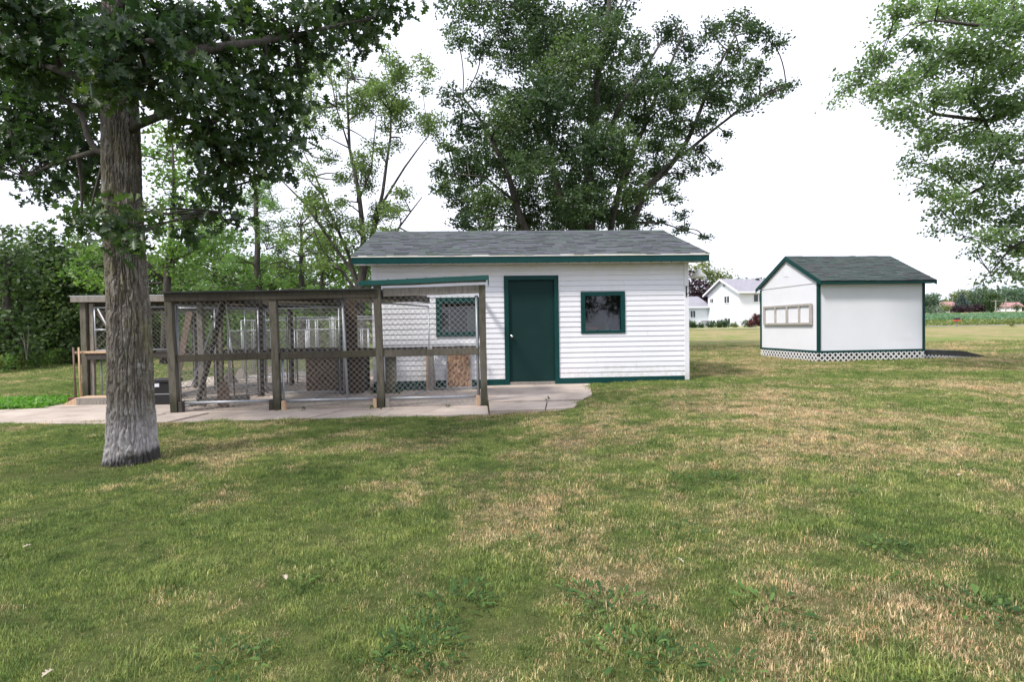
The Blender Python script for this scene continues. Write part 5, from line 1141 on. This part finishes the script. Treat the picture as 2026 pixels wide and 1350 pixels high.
for px, py, r, lab in BUSH:
    b0 = at(px, 650, 70); b0[2] = zt(b0[0], b0[1]); k = 70 / F_PX
    tree('clipped_shrub', lab, 'bush', b0, [], [(np.array(b0) + (0, 0, r * k * .75), r * k * .95), (np.array(b0) + (r * k * .4, 0, r * k * .5), r * k * .6)], .13, M_OLIVE if 'pale' in lab else M_YEW, M_BARK, od=6, tips_k=6, spread=.06, flat=.85, group='shrubs in front of the white house')
b0 = at(1494, 650, 68); b0[2] = zt(b0[0], b0[1])
tree('barberry_bush', 'dark red bush beside the left edge of the white shed', 'bush', b0, [], [(np.array(b0) + (0, 0, .8), .75), (np.array(b0) + (.5, 0, .6), .7), (np.array(b0) + (.2, 0, 1.3), .55), (np.array(b0) + (-.4, 0, .5), .5)], .14, leafmat('barberry_leaf', [(0, (.05, .014, .018)), (.6, (.10, .03, .03)), (1, (.16, .06, .05))], .2, (1.5, .8, .8)), M_BARK, od=6, tips_k=6, spread=.07)

# ---------------------------------------------------------------- the farm across the field
FD = 178.0
def fb(blobs): return blobs
far_tree('broadleaf_tree', 'dark round tree right beside the shed roof corner across the field', 1840, 617, FD - 15, [(1836, 592, 10), (1846, 592, 10), (1838, 602, 12), (1850, 602, 9), (1828, 600, 10), (1842, 588, 9)], 0.50, M_FARGREEN, 8, tr=.4, jit=2)
far_tree('broadleaf_tree', 'low bushy tree patch at the foot of the far dark tree', 1850, 620, FD - 20, [(1835, 615, 6), (1846, 613, 7), (1857, 615, 6), (1864, 617, 4)], 0.37, M_FARGREEN, 8, tr=.2, jit=1, cat='bush')
far_tree('olive_bush', 'olive coloured small tree left of the first far red roof', 1868, 616, FD - 10, [(1865, 607, 6), (1871, 609, 6), (1868, 613, 5)], 0.37, M_OLIVE, 6, tr=.2, jit=1)
far_tree('broadleaf_tree', 'pale airy tree behind the first far red-roofed house', 1890, 612, FD + 25, [(1886, 585, 8), (1896, 583, 9), (1903, 592, 10), (1888, 595, 9), (1878, 598, 6), (1895, 600, 8), (1905, 580, 8)], 0.56, M_OLIVE, 6, tr=.4, jit=2)
far_tree('broadleaf_tree', 'broad tree mass behind the far purple trees', 1935, 612, FD + 30, [(1922, 582, 11), (1935, 580, 12), (1948, 580, 12), (1960, 582, 11), (1925, 596, 13), (1940, 596, 13), (1955, 596, 12), (1915, 592, 10), (1932, 606, 10), (1968, 590, 8), (1950, 606, 10)], 0.59, M_FARGREEN, 8, tr=.5, jit=3)
far_tree('broadleaf_tree', 'large tree mass behind the far long white barn', 2005, 612, FD + 30, [(1990, 585, 9), (2000, 581, 11), (2012, 582, 11), (2022, 586, 10), (1995, 594, 12), (2010, 595, 12), (2026, 597, 12), (2040, 600, 12), (1984, 592, 8), (2060, 598, 14)], 0.59, M_FARGREEN, 8, tr=.5, jit=3)
far_tree('round_tree', 'round-headed tree with short trunk beside the far utility pole', 1963, 617, FD - 5, [(1958, 590, 9), (1968, 590, 10), (1954, 600, 9), (1964, 600, 11), (1974, 600, 8), (1962, 609, 9), (1970, 608, 7), (1964, 584, 8)], 0.43, M_YEW, 8, tr=.4, jit=2)
far_tree('purple_tree', 'dark purple spreading tree below the far spruce', 1897, 618, FD - 6, [(1883, 611, 6), (1893, 609, 7), (1903, 611, 7), (1912, 612, 6), (1888, 614, 5), (1898, 615, 6), (1875, 612, 4)], 0.43, M_PURPLE, 8, tr=.2, jit=1)
far_tree('purple_tree', 'purple dome-shaped tree right of the far spruce', 1935, 617, FD - 4, [(1925, 609, 6), (1934, 607, 7), (1943, 608, 7), (1930, 613, 5), (1940, 613, 6), (1950, 612, 4), (1920, 613, 4)], 0.43, M_PURPLE, 8, tr=.2, jit=1)
far_tree('spruce_tree', 'blue-grey conical spruce behind the purple tree across the field', 1903, 617, FD, [(1903, 576 + k * 4.2, 1.6 + k * 1.25) for k in range(10)], 0.37, M_SPRUCE, 9, flat=.5, tr=.25, jit=.2)
far_tree('small_tree', 'small dark tree in front of the far long white barn', 2012, 616, FD - 8, [(2011, 606, 4), (2014, 608, 4), (2010, 611, 4)], 0.37, M_YEW, 8, tr=.15, jit=.5)
def barn(name, label, px0, px1, pyb, pyt, pyr, d, yaw, dep):
    a = at(px0, pyb, d); b = at(px1, pyb, d); L = b[0] - a[0]; zb = a[2] - .5; z1 = at(px0, pyt, d)[2] - a[2]; z2 = at(px0, pyr, d)[2] - a[2]
    Fm = Frame(a[0], a[1], yaw, a[2]); off = (L / 2, dep / 2, 0); t = Fm.thing(name, label, 'house', off)
    mb = MB(off); mb.box(0, L, 0, dep, -.8, z1); mb.add([(0, 0, z1), (L, 0, z1), (L, dep, z1), (0, dep, z1), (0, dep / 2, z2), (L, dep / 2, z2)], [(0, 1, 5, 4), (2, 3, 4, 5), (0, 4, 3), (1, 2, 5)]); part(mb, 'wall', M_HWHITE, t)
    mb = MB(off)
    for ya in (-.5, dep + .5):
        k = (z2 - z1) / (dep / 2); zz = z1 - k * .5
        mb.add([(-.4, ya, zz + .05), (L + .4, ya, zz + .05), (L + .4, dep / 2, z2 + .05), (-.4, dep / 2, z2 + .05), (-.4, ya, zz + .25), (L + .4, ya, zz + .25), (L + .4, dep / 2, z2 + .25), (-.4, dep / 2, z2 + .25)], [(0, 3, 2, 1), (4, 5, 6, 7), (0, 1, 5, 4), (1, 2, 6, 5), (2, 3, 7, 6), (3, 0, 4, 7)])
    part(mb, 'roof', M_REDROOF, t)
    for k in range(2):
        x = L * (.35 + .3 * k); mb = MB(off); mb.box(x - .5, x + .5, -.06, -.002, .5, z1 * .75); part(mb, 'window', M_GREYBOX, t)
barn('farmhouse', 'white farmhouse with pale red roof half hidden by purple tree', 1866, 1888, 616, 607, 598, FD + 8, -.35, 9)
barn('farm_barn', 'long low white barn with pale red roof at the far right', 1978, 2012, 615, 607.5, 600, FD + 4, -.45, 8)
def pole(px, py0, py1, d, label, arm):
    a = at(px, py0, d); b = at(px, py1, d); t = WORLD.thing('utility_pole', label, 'pole', tuple(a), 'far utility poles')
    mb = MB(a); mb.tube([a, b], [.17, .12], 8); part(mb, 'post', M_GREYWOOD, t)
    if arm: mb = MB(a); c = np.array(b) - (0, 0, .35); mb.bar(c - (1.3, 0, 0), c + (1.3, 0, 0), .12, .14); part(mb, 'crossarm', M_GREYWOOD, t)
pole(1970, 617, 593.5, FD - 25, 'far utility pole with a crossarm before the round tree', True)
pole(1990, 616, 592, FD - 12, 'thin far pole without crossarm in front of the white barn', False)
mbx = at(1893, 641, 60); zb = float(zt(mbx[0], mbx[1])); t = WORLD.thing('mailbox', 'red and black newspaper mailbox on a post at the edge of the field', 'mailbox', (mbx[0], mbx[1], zb))
o6 = (mbx[0], mbx[1], zb); X0, Y0 = mbx[0], mbx[1]
mb = MB(o6); mb.box(X0 - .05, X0 + .05, Y0 - .05, Y0 + .05, zb - .1, zb + .55); part(mb, 'post', M_GREYWOOD, t)
mb = MB(o6); mb.box(X0 - .26, X0 + .26, Y0 - .22, Y0 + .22, zb + .55, zb + .68); part(mb, 'box', M_RED, t, bevel=.03)
mb = MB(o6); mb.box(X0 - .22, X0 + .22, Y0 - .2, Y0 + .2, zb + .685, zb + .90); part(mb, 'lid', M_BLACK, t, bevel=.05)
b0 = at(2001, 646, 55); b0[2] = zt(b0[0], b0[1])
tree('young_shrub', 'small yellow-green open shrub on the lawn near the right edge', 'bush', b0, [], [(np.array(b0) + (dx, 0, dz), .2) for dx, dz in ((0, .25), (-.25, .4), (.25, .4), (0, .5), (-.4, .55), (.4, .52), (.12, .2))], .12, M_OLIVE, M_BARK, od=3, tips_k=5, spread=.06)

# rows of crop plants and a distant wood as masses
def scatter(name, pts, leaf, mat, up=.8, tmpl=(RHOMB_V, RHOMB_F), label=None, droop=-.3):
    n = len(pts); X, D, Z = rotmats(n, up, droop); V, F, T = leaves_mesh(pts, X, D, Z, leaf * (1 + .3 * RNG.normal(size=n)).clip(.5, 1.6), tmpl[0], tmpl[1], RNG.random(n))
    o = link(name, npmesh(name, V, F, mat, T)); o['kind'] = 'stuff'
    if label: o['label'] = label; o['category'] = label.split()[-1]
    return o
n = 16000; y = 74 + 70 * RNG.random(n) ** 1.6; x = y * RNG.uniform(.62, .98, n); r = .55 * np.round(x / .55); x = r + RNG.normal(size=n) * .06
scatter('crop_rows', np.column_stack([x, y, zt(x, y) + .08 + .35 * RNG.random(n)]), .34, M_CROP)
n = 9000; y = 63.5 + 10 * RNG.random(n); x = y * RNG.uniform(.6, 1.0, n)
scatter('verge_weeds', np.column_stack([x, y, zt(x, y) + .05 + .45 * RNG.random(n) ** 2]), .22, M_OLIVE)
n = 26000; x = RNG.uniform(-330, 420, n); y = 300 + 20 * RNG.random(n); hgt = 7 + 4 * np.sin(x * .05) + 2.5 * np.sin(x * .17 + 1) + 2 * np.sin(x * .41); z = zt(x, y) + hgt * RNG.random(n) ** .7
scatter('distant_wood', np.column_stack([x, y, z]), 2.2, M_FARGREEN, up=.2)
n = 36000; x = RNG.uniform(-45, -4, n); y = 38 + 8 * RNG.random(n); hgt = 4.2 + 1.6 * np.sin(x * .5) + 1.0 * np.sin(x * 1.3 + 1); z = zt(x, y) + hgt * RNG.random(n) ** .8
scatter('wood_edge', np.column_stack([x, y, z]), .30, M_HEDGE, up=.2)
# bright ground cover beside the left path
n = 15000; u = RNG.random(n); px_x = -19.5 + 9.3 * u; v = RNG.random(n)
gl = np.array([G.w((a, b, 0)) for a, b in zip(-15.8 + 4.4 * u, -2.05 + .30 * 4.4 * u / 3 + 1.35 * v)])
scatter('clover_patch', np.column_stack([gl[:, 0], gl[:, 1], zt(gl[:, 0], gl[:, 1]) + .02 + .07 * RNG.random(n)]), .05, M_GROUNDCOVER, up=1.5)

# trees behind the photographer, seen only in the window reflections
for k, (x, y, h, r) in enumerate(((-14, -16, 7, 3.2), (-4.5, -24, 6, 3), (-9, -21, 7.5, 3.6), (9, -26, 6.5, 3), (15, -22, 7.5, 3.4))):
    base = np.array((x, y, float(zt(x, y)))); rs = random.Random(20 + k)
    tree('yard_tree', 'broad yard tree standing behind the camera, ' + ('far left', 'centre', 'left', 'right', 'far right')[k], 'tree', base, [[(base, .25), (base + (0, 0, h * .7), .12)]],
         [(base + np.array((rs.uniform(-r, r), rs.uniform(-r, r), h * rs.uniform(.3, 1.15))), rs.uniform(1.1, 1.8)) for _ in range(16)], .30, M_MAPLE, M_BARK, od=3.5, tips_k=7, spread=.3)

# ---------------------------------------------------------------- lawn blades
def tuft(seed, nb=60, rad=.085, h0=.010, h1=.029, wide=.0013):
    rs = np.random.default_rng(seed); V = []; F = []; T = []
    for k in range(nb):
        a = rs.uniform(0, 6.283); r = rad * math.sqrt(rs.random()); x, y = r * math.cos(a), r * math.sin(a); h = rs.uniform(h0, h1) * (1.25 if rs.random() < .1 else 1)
        b = rs.uniform(0, 6.283); le = rs.uniform(.25, 1.1) * h; dx, dy = math.cos(b), math.sin(b); w_ = wide * rs.uniform(.7, 1.5); n = len(V)
        V += [(x - dy * w_, y + dx * w_, -.006), (x + dy * w_, y - dx * w_, -.006), (x + dx * le * .35 + dy * w_ * .8, y + dy * le * .35 - dx * w_ * .8, h * .62), (x + dx * le * .35 - dy * w_ * .8, y + dy * le * .35 + dx * w_ * .8, h * .62), (x + dx * le, y + dy * le, h * rs.uniform(.8, 1.0))]
        F += [(n, n + 1, n + 2), (n, n + 2, n + 3), (n + 3, n + 2, n + 4)]; T += [rs.random()] * 5
    me = npmesh('grass_tuft', np.array(V), np.array(F), M_GRASS, np.array(T)); return bpy.data.objects.new('grass_tuft', me)
tcol = bpy.data.collections.new('tufts')
for k in range(8): tcol.objects.link(tuft(100 + k))
def in_poly(x, y, poly):
    c = np.zeros(x.shape, bool); j = len(poly) - 1
    for i in range(len(poly)):
        xi, yi = poly[i]; xj, yj = poly[j]; c ^= ((yi > y) != (yj > y)) & (x < (xj - xi) * (y - yi) / (yj - yi + 1e-12) + xi); j = i
    return c
def W2(l): return [G.w((a, b, 0))[:2] for a, b in l]
BLOCK = [W2([(-8.97, -3.42), (-4.1, -3.42), (-3.3, -3.36), (-2.9, -3.28), (-2.35, -1.9), (-2.02, -.02), (0, -.02), (0, 5.1), (-11.5, 5.1), (-11.7, -1.6), (-13.5, -1.86), (-15.6, -2.2), (-15.6, -2.65), (-13.6, -2.55), (-11.7, -2.9), (-9.2, -3.38)]),
         [SH.w((a, b, 0))[:2] for a, b in ((-.02, -.02), (3.3, -.02), (3.3, .5), (5.8, .5), (5.8, 2.3), (3.3, 2.3), (3.3, 3.2), (-.02, 3.2))]]
def grass():
    s = .2; xs = np.arange(-26, 30, s); ys = np.arange(.7, 30, s); X, Y = np.meshgrid(xs, ys); X = X.ravel(); Y = Y.ravel(); cx, cy = X + s / 2, Y + s / 2
    keep = (np.abs(cx) < .93 * cy + 1.3)
    for P in BLOCK: keep &= ~in_poly(cx, cy, P)
    keep &= np.hypot(cx + 3.75, cy - 5.7) > .20
    X, Y, cy = X[keep], Y[keep], cy[keep]
    V = np.stack([np.stack([X, Y], -1), np.stack([X + s, Y], -1), np.stack([X + s, Y + s], -1), np.stack([X, Y + s], -1)], 1).reshape(-1, 2)
    V = np.column_stack([V, zt(V[:, 0], V[:, 1])]); F = np.arange(len(V)).reshape(-1, 4)
    me = npmesh('grass', V, F, M_GRASS); dens = np.interp(V[:, 1], [0, 5, 8, 13, 20, 30], [480, 480, 360, 170, 80, 30])
    q_ = np.minimum(np.hypot((V[:, 0] + 4.45) / .75, (V[:, 1] - 5.15) / .30), np.hypot((V[:, 0] + 3.75) / .42, (V[:, 1] - 5.62) / .42)); dens = dens * np.clip((q_ - .55) / .7, .08, 1)
    a = me.attributes.new('dens', 'FLOAT', 'POINT'); a.data.foreach_set('value', dens.astype(np.float32))
    sc = np.interp(V[:, 1], [0, 6, 14, 30], [.70, .84, 1.3, 1.9]); a = me.attributes.new('size', 'FLOAT', 'POINT'); a.data.foreach_set('value', sc.astype(np.float32))
    o = link('grass', me); o['kind'] = 'stuff'; o['label'] = 'short mown lawn grass, green with dry straw patches'; o['category'] = 'grass'
    ng = bpy.data.node_groups.new('grass_scatter', 'GeometryNodeTree'); ng.interface.new_socket('Geometry', in_out='INPUT', socket_type='NodeSocketGeometry'); ng.interface.new_socket('Geometry', in_out='OUTPUT', socket_type='NodeSocketGeometry')
    N = ng.nodes.new; gi = N('NodeGroupInput'); go = N('NodeGroupOutput'); dp = N('GeometryNodeDistributePointsOnFaces'); ip = N('GeometryNodeInstanceOnPoints'); ci = N('GeometryNodeCollectionInfo')
    ci.inputs[0].default_value = tcol; ci.inputs['Separate Children'].default_value = True; ci.inputs['Reset Children'].default_value = True
    na = N('GeometryNodeInputNamedAttribute'); na.data_type = 'FLOAT'; na.inputs[0].default_value = 'dens'; ns = N('GeometryNodeInputNamedAttribute'); ns.data_type = 'FLOAT'; ns.inputs[0].default_value = 'size'
    rv = N('FunctionNodeRandomValue'); rv.data_type = 'FLOAT_VECTOR'; rv.inputs[0].default_value = (-.12, -.12, 0); rv.inputs[1].default_value = (.12, .12, 6.283)
    rs_ = N('FunctionNodeRandomValue'); rs_.data_type = 'FLOAT'; rs_.inputs[2].default_value = .7; rs_.inputs[3].default_value = 1.3
    pn = N('ShaderNodeTexNoise'); pn.inputs['Scale'].default_value = 2.2; pm = N('ShaderNodeMapRange'); pm.inputs[1].default_value = .35; pm.inputs[2].default_value = .68; pm.inputs[3].default_value = .62; pm.inputs[4].default_value = 1.45
    mu = N('ShaderNodeMath'); mu.operation = 'MULTIPLY'; mu2 = N('ShaderNodeMath'); mu2.operation = 'MULTIPLY'; pos = N('GeometryNodeInputPosition')
    Lk = ng.links.new; Lk(gi.outputs[0], dp.inputs['Mesh']); dn = N('ShaderNodeTexNoise'); dn.inputs['Scale'].default_value = 3.4; dn.inputs['Detail'].default_value = 3; dm_ = N('ShaderNodeMapRange'); dm_.inputs[1].default_value = .36; dm_.inputs[2].default_value = .52; dm_.inputs[3].default_value = .75; dm_.inputs[4].default_value = 1.25; dmu = N('ShaderNodeMath'); dmu.operation = 'MULTIPLY'; Lk(pos.outputs[0], dn.inputs['Vector']); Lk(dn.outputs[0], dm_.inputs[0]); Lk(dm_.outputs[0], dmu.inputs[0]); Lk(na.outputs[0], dmu.inputs[1]); Lk(dmu.outputs[0], dp.inputs['Density']); Lk(dp.outputs['Points'], ip.inputs['Points']); Lk(ci.outputs[0], ip.inputs['Instance']); ip.inputs['Pick Instance'].default_value = True
    Lk(rv.outputs[0], ip.inputs['Rotation']); Lk(pos.outputs[0], pn.inputs['Vector']); Lk(pn.outputs[0], pm.inputs[0]); Lk(rs_.outputs[1], mu.inputs[0]); Lk(ns.outputs[0], mu.inputs[1]); Lk(mu.outputs[0], mu2.inputs[0]); Lk(pm.outputs[0], mu2.inputs[1]); Lk(mu2.outputs[0], ip.inputs['Scale'])
    Lk(ip.outputs[0], go.inputs[0]); md = o.modifiers.new('scatter', 'NODES'); md.node_group = ng
grass()

# ---------------------------------------------------------------- broad-leaved weeds in the lawn
WV = []; WF = []
def weed_leaf_mesh():
    prof = [(0, .02), (.2, .07), (.3, .13), (.4, .09), (.52, .19), (.62, .12), (.74, .20), (.88, .14), (1, 0)]; V = []; F = []
    for y, x in prof: z = .35 * y - .42 * y * y; V += [(-x, y, z + x * .25), (0, y, z), (x, y, z + x * .25)]
    for i in range(len(prof) - 1):
        for j in (0, 1): F.append((3 * i + j, 3 * i + j + 1, 3 * i + 4 + j, 3 * i + 3 + j))
    return npmesh('leaf', np.array(V), np.array(F), M_WEED, smooth=True)
wl_me = weed_leaf_mesh(); rs = random.Random(2)
WEEDS = [(885, 1205, 3), (925, 1180, 2), (960, 1200, 2), (1160, 1180, 2), (1195, 1195, 3), (1215, 1215, 3), (1240, 1300, 3), (1280, 1290, 2), (1330, 1320, 2), (840, 1270, 3), (820, 1300, 3), (780, 1320, 2), (860, 1300, 2), (1520, 1210, 3), (1350, 1052, 2), (1410, 955, 3), (1440, 950, 2), (1335, 950, 2), (1935, 1210, 3), (1975, 1225, 2), (1745, 1085, 2), (1770, 1095, 2), (1800, 1155, 1), (440, 1300, 2), (480, 1320, 2), (600, 1160, 1), (1580, 1260, 1), (1440, 1330, 2), (1060, 1075, 1), (1700, 980, 1), (1010, 1085, 1), (530, 1290, 1)]
for px, py, sz in WEEDS:
    z0 = -.17
    for _ in range(4):
        d = ray(px, py); tt = (z0 - CAM_O[2]) / d[2]; p = CAM_O + d * tt; z0 = float(zt(p[0], p[1]))
    t = WORLD.thing('weed', ('tiny', 'small', 'large')[sz - 1] + ' dark broad-leaved weed ' + ('right at the bottom edge of the lawn' if py > 1285 else 'in the near foreground lawn' if py > 1140 else 'in the middle distance of the lawn') + ('', ' to the left', ' below the green door', ' below the small window', ' far to the right')[1 if px < 700 else 2 if px < 1100 else 3 if px < 1420 else 4], 'weed', (p[0], p[1], z0), 'broad-leaved weeds in the lawn'); n = 14 + 9 * sz
    for k in range(n):
        o = link('leaf', wl_me, t); a = k * 2.4 + rs.random(); L = (.024 + .009 * sz) * rs.uniform(.6, 1.2); off_ = .055 * sz * rs.random() ** .6
        o.location = (-math.sin(a) * off_, math.cos(a) * off_, .012 + rs.uniform(0, .02)); o.rotation_euler = (rs.uniform(-.1, .8), rs.uniform(-.5, .5), a); o.scale = (L * rs.uniform(.6, 1), L, L)
# slab-joint weeds
for gx_, gy_, lab in ((-5.88, -2.66, 'small weed in the slab joint under the third kennel post'), (-4.72, -2.66, 'leafy weed in the slab joint left of the right kennel post'), (-3.18, -2.56, 'flat weed in the joint of the door apron'), (-12.2, -2.4, 'flat grassy weed on the path left of the oak'), (-6.9, -2.66, 'tiny weed at the foot of the second kennel bay')):
    zz = -.085 if gx_ < -4.1 else -.03
    t = G.thing('weed', lab, 'weed', (gx_, gy_, zz))
    for k in range(11):
        o = link('leaf', wl_me, t); a = k * 2.4; L = rs.uniform(.03, .065); o.location = (rs.uniform(-.03, .03), rs.uniform(-.02, .02), .004 + .003 * k); o.rotation_euler = (rs.uniform(.2, 1.1), 0, a); o.scale = (L, L, L)
# fallen dry leaves
dl = npmesh('dry_leaf', OAK_V * np.array((1, 1, 1.6)), OAK_F, M_DRY, smooth=True)
for px, py, lab in ((562, 1142, 'pale curled dry leaf on the lawn right of the oak'), (64, 1082, 'tan dry leaf on the lawn below the left edge'), (1906, 942, 'whitish dry leaf on the lawn near the right edge'), (1338, 1108, 'bleached dry leaf in the middle right of the lawn'), (108, 1330, 'long pale dry leaf in the bottom left corner'), (400, 922, 'dark curled dead leaf beside the oak foot')):
    z0 = -.17
    for _ in range(4): d = ray(px, py); p = CAM_O + d * ((z0 + .03 - CAM_O[2]) / d[2]); z0 = float(zt(p[0], p[1]))
    o = link('fallen_leaf', dl); o.location = (p[0], p[1], z0 + .04); o.rotation_euler = (rs.uniform(-.3, .3), rs.uniform(-.3, .3), rs.uniform(0, 6)); o.scale = (.045,) * 3; tag(o, lab, 'leaf')
